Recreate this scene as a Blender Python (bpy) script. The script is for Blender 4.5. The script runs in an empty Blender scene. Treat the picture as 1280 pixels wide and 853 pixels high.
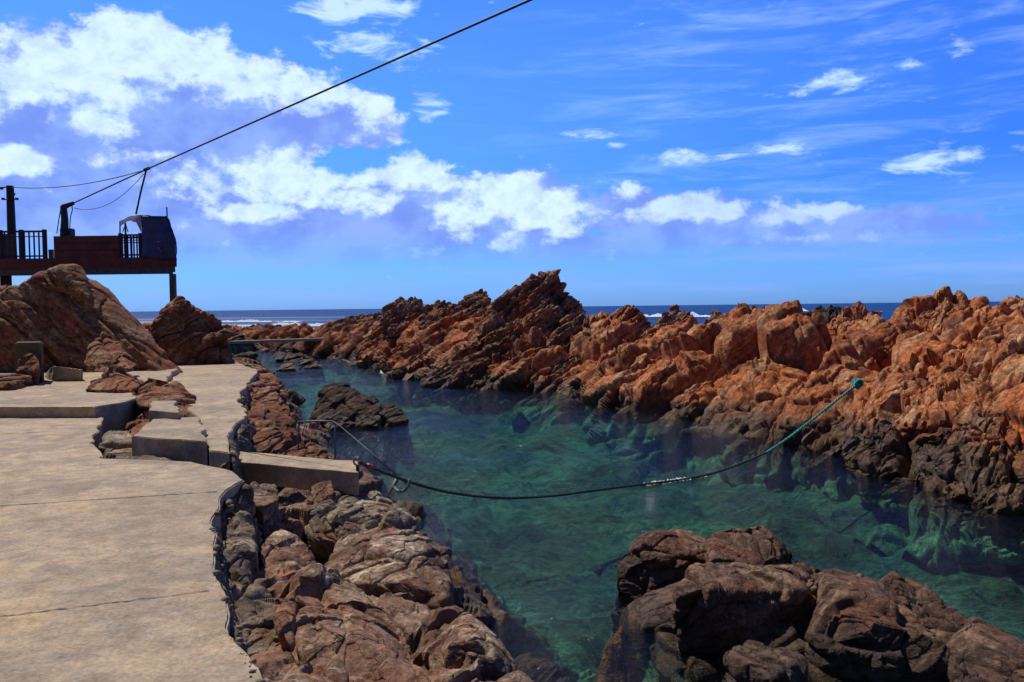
import bpy, bmesh, math, random
import numpy as np
from mathutils import Vector, Matrix
R = math.radians
SC = bpy.context.scene
COL = SC.collection

# ------------------------------------------------------------------ camera
F = 1050.0                      # focal length in photograph pixels (1280 wide)
CAM = np.array([0.0, 0.0, 2.75])
PITCH, ROLL = R(2.32), R(0.67)
_f = np.array([0, math.cos(PITCH), -math.sin(PITCH)])
_r0 = np.array([1.0, 0, 0]); _u0 = np.array([0, math.sin(PITCH), math.cos(PITCH)])
_u = _u0 * math.cos(ROLL) + _r0 * math.sin(ROLL)
_r = _r0 * math.cos(ROLL) - _u0 * math.sin(ROLL)
cd = bpy.data.cameras.new("camera"); cam = bpy.data.objects.new("camera", cd); COL.objects.link(cam)
cd.sensor_width = 36; cd.lens = 36 * F / 1280; cd.clip_start = 0.05; cd.clip_end = 30000
M = Matrix.Identity(4)
for i in range(3):
    M[i][0], M[i][1], M[i][2], M[i][3] = _r[i], _u[i], -_f[i], CAM[i]
cam.matrix_world = M
SC.camera = cam

# ------------------------------------------------------------------ light, sky, exposure
SUN_AZ, SUN_EL = R(-46), R(55)      # azimuth from +Y towards +X
EXPOSURE = -0.28
SUN_STRENGTH = 5.0
SKY_STRENGTH = 0.115
SC.view_settings.view_transform = 'Standard'; SC.view_settings.look = 'None'
SC.view_settings.gamma = 1; SC.view_settings.use_curve_mapping = False
SC.view_settings.exposure = EXPOSURE
sd = bpy.data.lights.new("sun", 'SUN'); sun = bpy.data.objects.new("sun", sd); COL.objects.link(sun)
sd.energy = SUN_STRENGTH; sd.angle = R(0.5); sd.color = (1.0, 0.93, 0.82)
sdir = Vector((math.sin(SUN_AZ) * math.cos(SUN_EL), math.cos(SUN_AZ) * math.cos(SUN_EL), math.sin(SUN_EL)))
sun.rotation_euler = (-sdir).to_track_quat('-Z', 'Y').to_euler()
SC.cycles.max_bounces = 8; SC.cycles.transparent_max_bounces = 12; SC.cycles.volume_bounces = 0
SC.cycles.caustics_reflective = False; SC.cycles.caustics_refractive = False

class NT:
    """small helper for node trees"""
    def __init__(s, tree): s.t = tree; s.n = tree.nodes; s.l = tree.links
    def node(s, typ, **kw):
        n = s.n.new(typ)
        for k, v in kw.items(): setattr(n, k, v)
        return n
    def put(s, sock, v):
        if isinstance(v, bpy.types.NodeSocket): s.l.new(v, sock)
        elif v is not None:
            try: sock.default_value = v
            except Exception: sock.default_value = (*v, 1) if len(v) == 3 else v
    def math(s, op, a, b=None, c=None, clamp=False):
        n = s.node('ShaderNodeMath', operation=op, use_clamp=clamp)
        s.put(n.inputs[0], a); s.put(n.inputs[1], b); s.put(n.inputs[2], c); return n.outputs[0]
    def vmath(s, op, a, b=None, c=None):
        n = s.node('ShaderNodeVectorMath', operation=op)
        s.put(n.inputs[0], a)
        if b is not None: s.put(n.inputs[1], b)
        if c is not None: s.put(n.inputs[2], c)
        return n.outputs['Value'] if op in ('LENGTH', 'DOT_PRODUCT', 'DISTANCE') else n.outputs[0]
    def ramp(s, v, a, b, lo=0.0, hi=1.0, smooth=True):
        n = s.node('ShaderNodeMapRange', interpolation_type='SMOOTHSTEP' if smooth else 'LINEAR')
        s.put(n.inputs[0], v); s.put(n.inputs[1], a); s.put(n.inputs[2], b); s.put(n.inputs[3], lo); s.put(n.inputs[4], hi)
        return n.outputs[0]
    def noise(s, vec, scale, detail=4, rough=0.55, dist=0.0):
        n = s.node('ShaderNodeTexNoise'); s.put(n.inputs['Vector'], vec); s.put(n.inputs['Scale'], scale)
        s.put(n.inputs['Detail'], detail); s.put(n.inputs['Roughness'], rough); s.put(n.inputs['Distortion'], dist)
        return n.outputs[0]
    def mix(s, f, a, b, mode='MIX'):
        n = s.node('ShaderNodeMix', data_type='RGBA', blend_type=mode)
        s.put(n.inputs[0], f); s.put(n.inputs[6], a); s.put(n.inputs[7], b); return n.outputs[2]
    def mapping(s, vec, loc=(0, 0, 0), rot=(0, 0, 0), scale=(1, 1, 1)):
        n = s.node('ShaderNodeMapping'); s.put(n.inputs[0], vec); s.put(n.inputs[1], loc); s.put(n.inputs[2], rot); s.put(n.inputs[3], scale)
        return n.outputs[0]
    def sep(s, vec):
        n = s.node('ShaderNodeSeparateXYZ'); s.put(n.inputs[0], vec); return n.outputs
    def comb(s, x, y, z):
        n = s.node('ShaderNodeCombineXYZ'); s.put(n.inputs[0], x); s.put(n.inputs[1], y); s.put(n.inputs[2], z); return n.outputs[0]

def horizon(px): return 389 - 0.0117 * (px - 200)
def sky_dir(px, py):
    d = _f + _r * ((px - 640) / F) + _u * ((426.5 - py) / F); d /= np.linalg.norm(d)
    return math.degrees(math.atan2(d[0], d[1])), math.degrees(math.asin(d[2]))

def build_world():
    w = bpy.data.worlds.new("World"); SC.world = w; w.use_nodes = True
    t = NT(w.node_tree); t.n.clear()
    sky = t.node('ShaderNodeTexSky', sky_type='NISHITA', sun_disc=False)
    sky.sun_elevation = SUN_EL; sky.sun_rotation = SUN_AZ; sky.air_density = 1.0; sky.dust_density = 0.35; sky.ozone_density = 4.0
    tc = t.node('ShaderNodeTexCoord').outputs['Generated']
    x, y, z = t.sep(tc)
    az = t.math('MULTIPLY', t.math('ARCTAN2', x, y), 57.2958)
    el = t.math('MULTIPLY', t.math('ARCSINE', z), 57.2958)
    ae = t.comb(az, el, 0.0)
    # the sky's own blue, deepened like a polarised sky
    hs = t.node('ShaderNodeHueSaturation'); t.put(hs.inputs['Color'], sky.outputs[0])
    hs.inputs['Saturation'].default_value = 1.10
    base = t.mix(1.0, hs.outputs[0], (0.52, 0.98, 2.05, 1), 'MULTIPLY')
    pol = t.ramp(t.vmath('DOT_PRODUCT', tc, tuple(sdir)), 0.10, 0.62)
    pol = t.math('MAXIMUM', pol, t.ramp(el, 13.0, 2.0))
    base = t.mix(1.0, base, t.mix(pol, (0.42, 0.66, 0.92, 1), (1, 1, 1, 1)), 'MULTIPLY')      # bluest at right angles to the sun
    low = t.ramp(el, -2.0, 17.0)
    base = t.mix(1.0, base, t.mix(low, (0.60, 0.72, 0.97, 1), (1, 1, 1, 1)), 'MULTIPLY')
    # where the cumulus banks stand: (photo x, y, half width, half height, weight), turned into azimuth and elevation
    def blob_mask(blobs, reach=1.3):
        mask = None
        for px, py, rx, ry, wgt in blobs:
            a, e = sky_dir(px, py)
            v = t.vmath('MULTIPLY', t.vmath('SUBTRACT', ae, (a, e, 0)), (F / 57.3 / rx, F / 57.3 / ry, 0))
            g = t.ramp(t.vmath('LENGTH', v), 0.0, reach, wgt, 0.0)
            mask = g if mask is None else t.math('MAXIMUM', mask, g)
        return mask
    body = blob_mask([(50, 140, 150, 120, 1), (190, 110, 150, 115, 1), (320, 145, 140, 95, 1), (430, 150, 100, 52, .85), (110, 250, 300, 110, 1), (330, 270, 240, 85, 1),
        (520, 265, 170, 85, .95), (650, 265, 130, 75, .95), (770, 262, 95, 52, .8), (880, 280, 200, 48, .88), (1060, 285, 240, 40, .78), (300, 318, 330, 40, .7), (720, 312, 330, 34, .7), (-220, 180, 220, 170, 1), (1500, 230, 200, 60, .6), (-500, 260, 300, 110, .8)])
    tops = blob_mask([(50, 85, 95, 55, 1), (180, 58, 105, 58, 1.1), (120, 110, 110, 45, .75), (290, 85, 105, 52, 1), (395, 112, 95, 42, .95), (470, 135, 60, 28, .75), (120, 155, 60, 26, .7),
        (22, 198, 45, 22, .95), (230, 222, 100, 40, .6), (350, 225, 95, 48, .8), (330, 268, 80, 22, .75), (440, 212, 95, 38, .85), (530, 215, 105, 46, .9), (640, 245, 95, 46, 1), (690, 266, 85, 34, 1), (580, 262, 90, 34, .8), (460, 250, 90, 30, .7),
        (775, 235, 55, 26, .85), (870, 264, 120, 24, .85), (1000, 262, 140, 20, .75), (620, 300, 100, 22, .5), (1000, 298, 130, 10, .4), (-150, 100, 150, 90, .9)], 1.25)
    small = blob_mask([(440, 14, 95, 34, .95), (470, 60, 80, 36, .8), (535, 128, 45, 24, .7), (500, 15, 60, 22, .6),
        (1060, 100, 80, 22, .72), (1000, 117, 60, 9, .55), (1110, 106, 60, 9, .5), (1135, 78, 45, 18, .5), (1195, 62, 40, 20, .6), (1240, 90, 20, 10, .45),
        (985, 186, 75, 14, .72), (845, 197, 60, 13, .66), (925, 195, 60, 9, .45), (730, 168, 80, 10, .55), (770, 182, 30, 6, .5), (1210, 196, 130, 30, .62), (1270, 190, 80, 22, .6), (1130, 212, 60, 16, .4)])
    p = t.vmath('MULTIPLY', ae, (0.85, 1.15, 1))
    def dens(vec):
        return t.math('ADD', t.math('MULTIPLY', t.noise(vec, 0.20, 10, 0.60, 0.05), 0.70), t.math('MULTIPLY', t.noise(t.vmath('ADD', vec, (31, 7, 0)), 0.62, 8, 0.6, 0.05), 0.30))
    n0 = dens(p)
    n1 = dens(t.vmath('ADD', p, (-0.35, 0.95, 0)))        # towards the light
    nz = t.math('MULTIPLY', t.math('SUBTRACT', n0, 0.5), 1.0)
    d = t.ramp(t.math('ADD', t.math('MULTIPLY', nz, 1.7), body), 0.32, 0.49)
    d = t.math('MULTIPLY', d, t.math('MULTIPLY', t.ramp(el, 2.2, 5.5), t.ramp(az, 2, 18, 0.96, 0.85)))
    lit = t.math('SUBTRACT', n0, n1)
    white = t.ramp(t.math('ADD', t.math('ADD', t.math('MULTIPLY', nz, 1.9), t.math('MULTIPLY', lit, 2.4)), tops), 0.20, 0.74)
    puff = t.noise(t.vmath('ADD', p, t.vmath('MULTIPLY', t.comb(n0, n1, 0.0), (0.8, 0.8, 0))), 0.8, 9, 0.62, 0.05)
    white = t.math('MULTIPLY', white, t.ramp(puff, 0.30, 0.60, 0.66, 1.0))
    white = t.math('MULTIPLY', white, t.ramp(az, 2, 16, 1.0, 0.75))
    fold = t.noise(p, 0.30, 6, 0.55, 0.1)
    shade = t.mix(t.ramp(fold, 0.36, 0.62), (2.1, 3.4, 9.6, 1), (3.2, 5.0, 10.8, 1))
    cloud = t.mix(white, shade, (8.2, 10.4, 11.6, 1))
    ps = t.vmath('MULTIPLY', p, (0.6, 1.25, 1))
    ns = t.math('SUBTRACT', t.noise(ps, 0.55, 9, 0.62, 0.4), 0.5)
    ds = t.ramp(t.math('ADD', t.math('MULTIPLY', ns, 2.6), small), 0.36, 0.95)
    ds = t.math('MULTIPLY', ds, 0.85)
    # high thin streaks on the right
    pw = t.mapping(ae, rot=(0, 0, R(12)), scale=(0.10, 0.75, 1))
    cir = t.ramp(t.noise(pw, 1.0, 8, 0.65, 0.5), 0.44, 0.80)
    cirm = t.math('MULTIPLY', t.ramp(az, -8, 14), t.ramp(el, 2, 9))
    cir = t.math('MULTIPLY', t.math('MULTIPLY', cir, cirm), 0.38)
    # faint broad banks low over the sea
    ph = t.mapping(ae, scale=(0.07, 0.75, 1))
    bank = t.math('MULTIPLY', t.ramp(t.noise(ph, 1.0, 6, 0.55), 0.42, 0.72), t.math('MULTIPLY', t.ramp(el, 0, 1.5), t.ramp(el, 4, 9, 1, 0)))
    base = t.mix(1.0, base, t.mix(t.ramp(el, 18, 45), (1, 1, 1, 1), (0.20, 0.20, 0.20, 1)), 'MULTIPLY')      # zenith darkened on purpose, to weaken the sky fill in the shadows
    c = t.mix(t.math('MULTIPLY', bank, 0.50), base, (3.6, 5.2, 11.5, 1))
    c = t.mix(cir, c, (6.5, 9.5, 13.0, 1))
    c = t.mix(ds, c, (7.4, 10.0, 12.0, 1))
    c = t.mix(d, c, cloud)
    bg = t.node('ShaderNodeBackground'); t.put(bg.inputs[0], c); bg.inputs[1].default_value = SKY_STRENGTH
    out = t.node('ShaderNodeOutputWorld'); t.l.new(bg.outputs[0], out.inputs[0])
build_world()

# ------------------------------------------------------------------ pixel -> place
def ray(px, py): return _f + _r * ((px - 640) / F) + _u * ((426.5 - py) / F)
def P(px, py, d):
    v = ray(px, py); return CAM + v * (d / v[1])
def G(px, py, z):
    v = ray(px, py); return CAM + v * ((z - CAM[2]) / v[2])

# ------------------------------------------------------------------ numpy noise
def _h(ix, iy, iz, seed):
    with np.errstate(over='ignore'):
        h = (ix.astype(np.uint32) * np.uint32(0x8da6b343)) ^ (iy.astype(np.uint32) * np.uint32(0xd8163841)) ^ (iz.astype(np.uint32) * np.uint32(0xcb1ab31f)) ^ np.uint32((seed * 2654435761) & 0xffffffff)
        h ^= h >> np.uint32(15); h *= np.uint32(0x2c1b3c6d); h ^= h >> np.uint32(12); h *= np.uint32(0x297a2d39); h ^= h >> np.uint32(15)
    return h
def _hf(ix, iy, iz, seed): return _h(ix, iy, iz, seed).astype(np.float32) * np.float32(1 / 4294967296.0)
def vnoise(p, seed):
    b = np.floor(p).astype(np.int64); f = (p - b).astype(np.float32); f = f * f * f * (f * (f * 6 - 15) + 10)
    out = 0
    for c in range(8):
        i, j, k = c & 1, (c >> 1) & 1, c >> 2
        wgt = (f[:, 0] if i else 1 - f[:, 0]) * (f[:, 1] if j else 1 - f[:, 1]) * (f[:, 2] if k else 1 - f[:, 2])
        out = out + wgt * _hf(b[:, 0] + i, b[:, 1] + j, b[:, 2] + k, seed)
    return out - 0.5
def fbm(p, seed, octs=4, gain=0.5):
    a, s, out = 1.0, 1.0, 0
    for o in range(octs):
        out = out + a * vnoise(p * s + o * 17.3, seed + o); a *= gain; s *= 2.07
    return out
def blocks(q, seed, sharp=60.0):
    """fractured-rock displacement: every Voronoi cell is a flat tilted facet, neighbouring facets meet in a short bevelled step"""
    b = np.floor(q - 0.5).astype(np.int64); n = len(q)
    hs = np.zeros(n); ws = np.zeros(n); d1 = np.full(n, 9e9); d2 = d1.copy()
    for c in range(8):
        cell = b + np.array([c & 1, (c >> 1) & 1, c >> 2])
        r = [_hf(cell[:, 0], cell[:, 1], cell[:, 2], seed + 11 * a) for a in range(3)]
        dv = q - cell - 0.5 - 0.8 * (np.stack(r, 1) - 0.5)
        dd = (dv ** 2).sum(1)
        o = _hf(cell[:, 0], cell[:, 1], cell[:, 2], seed + 101) - 0.5
        tl = np.stack([_hf(cell[:, 0], cell[:, 1], cell[:, 2], seed + 200 + a) - 0.5 for a in range(3)], 1)
        w = np.exp(-sharp * dd); hs += w * (0.75 * o + 1.3 * (dv * tl).sum(1)); ws += w
        m = dd < d1; d2 = np.where(m, d1, np.minimum(d2, dd)); d1 = np.where(m, dd, d1)
    return hs / (ws + 1e-200), np.sqrt(d2) - np.sqrt(d1)
def frame(n, along=(1, 0, 0)):
    n = np.array(n, float); n /= np.linalg.norm(n); a = np.array(along, float); a -= n * a.dot(n); a /= np.linalg.norm(a)
    return np.stack([a, np.cross(n, a), n])
S_BANK = frame((-0.62, 0.10, 0.78), (0.7, 0.55, 0.5))
S_LEFT = frame((0.45, -0.25, 0.85), (0.4, 0.9, 0))
S_POOL = frame((-0.35, -0.30, 0.85), (0.8, -0.5, 0.2))
def rock_disp(p, nrm, layers, S, seed, aniso=(1.9, 1.1, 0.55), fine=0.012, warp=0.22, strata=(), sharp=60.0):
    wv = np.stack([fbm(p * 0.9, seed + 900 + 7 * a, 3) for a in range(3)], 1) * warp * 2
    disp = np.zeros(len(p), np.float32); an = np.array(aniso)
    for k, (size, amp, crack) in enumerate(layers):
        q = ((p + wv * min(1, size)) @ S.T) / (size * an) + 31.7 * (k + 1)
        d, e = blocks(q, seed + 1000 * k, sharp)
        disp += amp * 1.7 * d - crack * np.exp(-e / 0.045)
    for wd, am in strata:                                          # ledges along the bedding planes
        tt = (p @ S[2]) / wd + 0.55 * fbm(p * 0.8 / max(wd, .15) ** .5, seed + 55, 4) * min(1.6, 0.5 / wd ** .5); fl = np.floor(tt); fr = tt - fl
        hh = _hf(fl.astype(np.int64), np.zeros(len(p), np.int64), np.zeros(len(p), np.int64), seed + 66)
        disp += am * (0.3 + hh) * (np.minimum(fr / 0.80, (1 - fr) / 0.20) - 0.5)
    disp += fine * 1.6 * fbm(p * 2.2, seed + 77, 3) + fine * 0.45 * fbm(p * 14.0, seed + 78, 3)
    return p + nrm * disp[:, None]

# ------------------------------------------------------------------ mesh helpers
def link(name, me, parent=None, mat=None, smooth=True, sharp=None):
    o = bpy.data.objects.new(name, me); COL.objects.link(o)
    if mat: me.materials.append(mat)
    if smooth: me.polygons.foreach_set('use_smooth', np.ones(len(me.polygons), bool))
    if sharp: me.set_sharp_from_angle(angle=R(sharp))
    if parent: o.parent = parent; o.matrix_parent_inverse = parent.matrix_world.inverted()
    return o
def arr_mesh(name, v, f):
    me = bpy.data.meshes.new(name); v = np.asarray(v, np.float32); f = np.asarray(f, np.int32); k = f.shape[1]
    me.vertices.add(len(v)); me.vertices.foreach_set('co', v.ravel())
    me.loops.add(f.size); me.loops.foreach_set('vertex_index', f.ravel())
    me.polygons.add(len(f)); me.polygons.foreach_set('loop_start', np.arange(0, f.size, k, dtype=np.int32))
    try: me.polygons.foreach_set('loop_total', np.full(len(f), k, np.int32))
    except Exception: pass
    me.update(calc_edges=True); me.validate(); return me
def grid_faces(nu, nv):
    i = np.arange(nu - 1)[:, None] * nv + np.arange(nv - 1)[None, :]
    return np.stack([i, i + nv, i + nv + 1, i + 1], -1).reshape(-1, 4)
_ico = {}
def ico(sub):
    if sub not in _ico:
        bm = bmesh.new(); bmesh.ops.create_icosphere(bm, subdivisions=sub, radius=1)
        bm.verts.ensure_lookup_table()
        _ico[sub] = (np.array([v.co for v in bm.verts]), np.array([[v.index for v in f.verts] for f in bm.faces])); bm.free()
    return _ico[sub]
def vnormals(v, f):
    a, b, c = v[f[:, 0]], v[f[:, 1]], v[f[:, 2]]; n = np.cross(b - a, c - a); out = np.zeros_like(v)
    for k in range(3):
        for ax in range(3): out[:, ax] += np.bincount(f[:, k], n[:, ax], len(v))
    return out / (np.linalg.norm(out, axis=1, keepdims=True) + 1e-12)
def hull_planes(pts):
    bm = bmesh.new(); vs = [bm.verts.new(p) for p in pts]
    bmesh.ops.convex_hull(bm, input=vs); bmesh.ops.recalc_face_normals(bm, faces=bm.faces)
    c = np.mean(np.array([v.co for v in bm.verts if v.link_faces]), 0); pl = []
    for f in bm.faces:
        n = np.array(f.normal); dd = n.dot(np.array(f.verts[0].co) - c)
        if dd < 0: n, dd = -n, -dd
        if dd > 1e-5 and not np.isnan(n).any(): pl.append((n, dd))
    bm.free(); return c, pl
def hull_shape(pts, sub=6, rnd=14, layers=None, S=S_BANK, seed=1, fine=0.006, warp=None, aniso=(1.7, 1.1, 0.6), strata=None, chips=4):
    c, pl = hull_planes([tuple(p) for p in pts])
    rs = np.random.RandomState(seed); pa = np.array(pts) - c
    for j in range(chips):                                          # flat chips knocked off the corners
        n = rs.normal(size=3); n /= np.linalg.norm(n); n[2] = abs(n[2]); pl.append((n, (pa @ n).max() * rs.uniform(0.87, 0.975)))
    dirs, f = ico(sub)
    acc = np.zeros(len(dirs)); rnd = rnd * 2.4
    for n, dd in pl: acc += np.clip(dirs @ n / dd, 0, None) ** rnd
    v = c + dirs * (acc ** (-1.0 / rnd))[:, None]
    n = vnormals(v, f)
    size = np.ptp(np.array(pts), axis=0).max()
    if warp is None: warp = 0.045 * min(size, 2.5)
    if layers is None: layers = L3(size)
    if strata is None: strata = [(0.21 * min(size, 3), 0.014 * min(size, 3)), (0.06 * min(size, 3), 0.0035 * min(size, 3))]
    return rock_disp(v, n, layers, S, seed, aniso, fine * size, warp, strata), f
def L3(s): return [(s * .62, s * .042, s * .035), (s * .29, s * .024, s * .014), (s * .12, s * .0075, s * .004), (s * .05, s * .0032, s * .001)]
def tag(o, label=None, cat=None, group=None, kind=None):
    if label: o['label'] = label
    if cat: o['category'] = cat
    if group: o['group'] = group
    if kind: o['kind'] = kind
    return o
def empty(name, loc):
    o = bpy.data.objects.new(name, None); COL.objects.link(o); o.location = loc; o.empty_display_size = 0.2
    bpy.context.view_layer.update(); return o
def hull_obj(name, pts, mat, parent=None, drop=None, splay=0.8, **kw):
    pts = [np.array(p, float) for p in pts]
    if drop is not None:
        c = np.mean(pts, 0); pts += [np.array([c[0] + (p[0] - c[0]) * splay, c[1] + (p[1] - c[1]) * splay, drop]) for p in pts]
    v, f = hull_shape(pts, **kw)
    if parent is None:
        b = np.array([v[:, 0].mean(), v[:, 1].mean(), v[:, 2].min()]); o = link(name, arr_mesh(name, v - b, f), None, mat, sharp=26); o.location = b; return o
    return link(name, arr_mesh(name, v, f), parent, mat, sharp=26)
def px_hull(name, pl, mat, dz=0.0, **kw): return hull_obj(name, [P(*p) + np.array([0, 0, dz]) for p in pl], mat, **kw)
class MB:
    """collects boxes, bars, tubes into one mesh"""
    def __init__(s): s.bm = bmesh.new()
    def box(s, a, b, bevel=0.0):
        a, b = np.minimum(a, b), np.maximum(a, b)
        m = Matrix.Translation(Vector((a + b) / 2)) @ Matrix.Diagonal(Vector((*(b - a), 1)))
        r = bmesh.ops.create_cube(s.bm, size=1, matrix=m)
        if bevel: bmesh.ops.bevel(s.bm, geom=list({e for v in r['verts'] for e in v.link_edges}), offset=bevel, segments=2, affect='EDGES')
        return s
    def tube(s, pts, rad, seg=8, cap=True):
        pts = [Vector(p) for p in pts]; rads = rad if isinstance(rad, (list, tuple, np.ndarray)) else [rad] * len(pts)
        rings = []; side = None
        for i, p in enumerate(pts):
            t = (pts[min(i + 1, len(pts) - 1)] - pts[max(i - 1, 0)]).normalized()
            if side is None: side = t.orthogonal().normalized()
            side = (side - t * side.dot(t)).normalized(); up = t.cross(side)
            rings.append([s.bm.verts.new(p + (side * math.cos(2 * math.pi * k / seg) + up * math.sin(2 * math.pi * k / seg)) * rads[i]) for k in range(seg)])
        for a, b in zip(rings, rings[1:]):
            for k in range(seg): s.bm.faces.new((a[k], a[(k + 1) % seg], b[(k + 1) % seg], b[k]))
        if cap: s.bm.faces.new(rings[0][::-1]); s.bm.faces.new(rings[-1])
        return s
    def poly(s, pts, thick):
        """flat outline (3d points) extruded by the vector thick"""
        vs = [s.bm.verts.new(p) for p in pts]; f = s.bm.faces.new(vs)
        r = bmesh.ops.extrude_face_region(s.bm, geom=[f]); bmesh.ops.translate(s.bm, verts=[e for e in r['geom'] if isinstance(e, bmesh.types.BMVert)], vec=Vector(thick))
        return s
    def build(s, name, mat, parent=None, smooth=False):
        bmesh.ops.recalc_face_normals(s.bm, faces=s.bm.faces)
        me = bpy.data.meshes.new(name); s.bm.to_mesh(me); s.bm.free(); return link(name, me, parent, mat, smooth)

# ------------------------------------------------------------------ materials
def new_mat(name):
    m = bpy.data.materials.new(name); m.use_nodes = True; t = NT(m.node_tree)
    return m, t, t.n['Principled BSDF']
def C4(*c): return (*c, 1)
def bed_colour(t, pos, under=None):
    n1 = t.noise(pos, 0.42, 7, 0.62, 0.1); n2 = t.noise(pos, 1.7, 9, 0.70, 0.1); n3 = t.noise(pos, 6.5, 6, 0.7)
    c = t.mix(t.ramp(n1, 0.40, 0.60), C4(.085, .16, .075), C4(.20, .40, .245))
    c = t.mix(t.math('MULTIPLY', t.ramp(n2, 0.46, 0.64), 0.72), c, C4(*under) if under else C4(.022, .036, .016))
    c = t.mix(t.math('MULTIPLY', t.ramp(n2, 0.42, 0.32), 0.35), c, C4(.27, .36, .21))
    return t.mix(1.0, c, t.mix(t.ramp(n3, 0.3, 0.7), (0.55, 0.55, 0.55, 1), (1.4, 1.4, 1.4, 1)), 'MULTIPLY')
def rock_mat(name, cols, pale, wet_z=0.45, wet_w=0.5, dark=(0.036, 0.024, 0.016), S=S_BANK, pale_amt=0.5, bump=1.0, scale=1.0, rust=(0.42, 0.10, 0.03), under=None):
    m, t, b = new_mat(name)
    pos = t.node('ShaderNodeNewGeometry').outputs['Position']
    ax = [t.vmath('DOT_PRODUCT', pos, tuple(S[i])) for i in range(3)]
    st = t.comb(t.math('MULTIPLY', ax[0], 0.35 * scale), t.math('MULTIPLY', ax[1], 0.6 * scale), t.math('MULTIPLY', ax[2], 2.2 * scale))
    n1 = t.noise(pos, 0.55 * scale, 6, 0.6, 0.6)
    n2 = t.noise(st, 1.5, 8, 0.65, 0.4)
    n3 = t.noise(pos, 7.0 * scale, 10, 0.7)
    n4 = t.noise(t.vmath('ADD', pos, (13, 5, 7)), 1.3 * scale, 8, 0.68, 0.5)
    c = t.mix(t.ramp(n1, 0.36, 0.62), cols[0], cols[1])
    c = t.mix(t.ramp(n2, 0.42, 0.62), c, cols[2])
    c = t.mix(t.math('MULTIPLY', t.ramp(n4, 0.50, 0.66), 0.75), c, rust)
    c = t.mix(t.math('MULTIPLY', t.ramp(t.math('ADD', n2, t.math('MULTIPLY', n3, 0.6)), 0.80, 1.02), pale_amt), c, pale)
    c = t.mix(1.0, c, t.mix(t.ramp(n3, 0.30, 0.70), (0.50, 0.48, 0.46, 1), (1.25, 1.22, 1.2, 1)), 'MULTIPLY')
    z = t.sep(pos)[2]
    zz = t.math('ADD', z, t.math('MULTIPLY', t.math('SUBTRACT', t.noise(pos, 0.9, 7, 0.65), 0.5), -1.5 * wet_w - 0.25))
    zz = t.math('ADD', zz, t.math('MULTIPLY', t.math('SUBTRACT', t.noise(pos, 0.22, 2, 0.5), 0.5), -2.2 * wet_w))
    wet = t.ramp(zz, wet_z + wet_w, wet_z - 0.15 * wet_w)
    c = t.mix(t.math('MULTIPLY', wet, 0.88), c, t.mix(t.ramp(n3, 0.4, 0.65), dark, tuple(2.6 * x for x in dark) + (1,) if len(dark) == 3 else dark))
    # weed just at and under the waterline
    weed = t.math('MULTIPLY', t.ramp(zz, 0.10, -0.12), t.ramp(n4, 0.42, 0.58))
    c = t.mix(t.math('MULTIPLY', weed, 0.8), c, (0.13, 0.065, 0.018, 1))
    silt = t.ramp(t.math('ADD', z, t.math('MULTIPLY', t.math('SUBTRACT', n4, 0.5), 0.5)), -0.12, -0.50)      # under water the rock is coated like the bed
    c = t.mix(silt, c, bed_colour(t, pos, under))
    t.put(b.inputs['Base Color'], c)
    t.put(b.inputs['Roughness'], t.ramp(wet, 0, 1, 0.85, 0.6))
    b.inputs['Specular IOR Level'].default_value = 0.2
    # relief too fine for the mesh: grain and hairline cracks along the bedding
    vor = t.node('ShaderNodeTexVoronoi', feature='DISTANCE_TO_EDGE'); t.put(vor.inputs['Vector'], t.vmath('ADD', st, t.vmath('MULTIPLY', t.comb(n3, n4, n1), (0.5, 0.5, 0.5)))); vor.inputs['Scale'].default_value = 2.6
    hgt = t.math('ADD', t.math('MULTIPLY', n3, 0.022), t.math('MULTIPLY', t.ramp(vor.outputs['Distance'], 0.0, 0.03), 0.014))
    hgt = t.math('ADD', hgt, t.math('MULTIPLY', t.noise(st, 4.5, 8, 0.66), 0.035))
    hgt = t.math('ADD', hgt, t.math('MULTIPLY', t.noise(pos, 32 * scale, 5, 0.7), 0.004))
    bp = t.node('ShaderNodeBump'); bp.inputs['Strength'].default_value = bump; bp.inputs['Distance'].default_value = 1.0; t.put(bp.inputs['Height'], hgt)
    t.l.new(bp.outputs[0], b.inputs['Normal'])
    return m
M_BANK = rock_mat('orange_rock', [C4(.53, .175, .055), C4(.24, .08, .032), C4(.42, .185, .08)], C4(.62, .39, .20), wet_z=0.18, wet_w=0.45, rust=(.56, .125, .028), pale_amt=.65)
M_PEAK = rock_mat('brown_rock', [C4(.28, .115, .05), C4(.15, .062, .032), C4(.28, .16, .085)], C4(.55, .41, .26), wet_z=0.25, wet_w=0.5, rust=(.42, .11, .03))
M_REEF = rock_mat('dark_reef_rock', [C4(.060, .038, .026), C4(.035, .025, .02), C4(.085, .05, .033)], C4(.16, .10, .06), wet_z=0.2, wet_w=0.3, rust=(.11, .05, .025))
M_LEFT = rock_mat('red_brown_rock', [C4(.33, .17, .10), C4(.19, .10, .062), C4(.37, .26, .17)], C4(.60, .47, .32), wet_z=0.12, wet_w=0.3, S=S_LEFT, scale=1.6, rust=(.33, .145, .075), pale_amt=1.0)
M_GREY = rock_mat('grey_banded_rock', [C4(.27, .20, .135), C4(.15, .11, .08), C4(.36, .28, .19)], C4(.55, .46, .33), wet_z=0.05, wet_w=0.3, S=S_LEFT, scale=1.6, rust=(.27, .14, .075), pale_amt=0.7)
M_POOL = rock_mat('dark_brown_rock', [C4(.20, .098, .058), C4(.11, .060, .043), C4(.19, .12, .08)], C4(.40, .26, .165), wet_z=0.10, wet_w=0.42, S=S_POOL, scale=1.8, rust=(.26, .095, .045), pale_amt=0.55, under=(.20, .06, .018))
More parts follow.
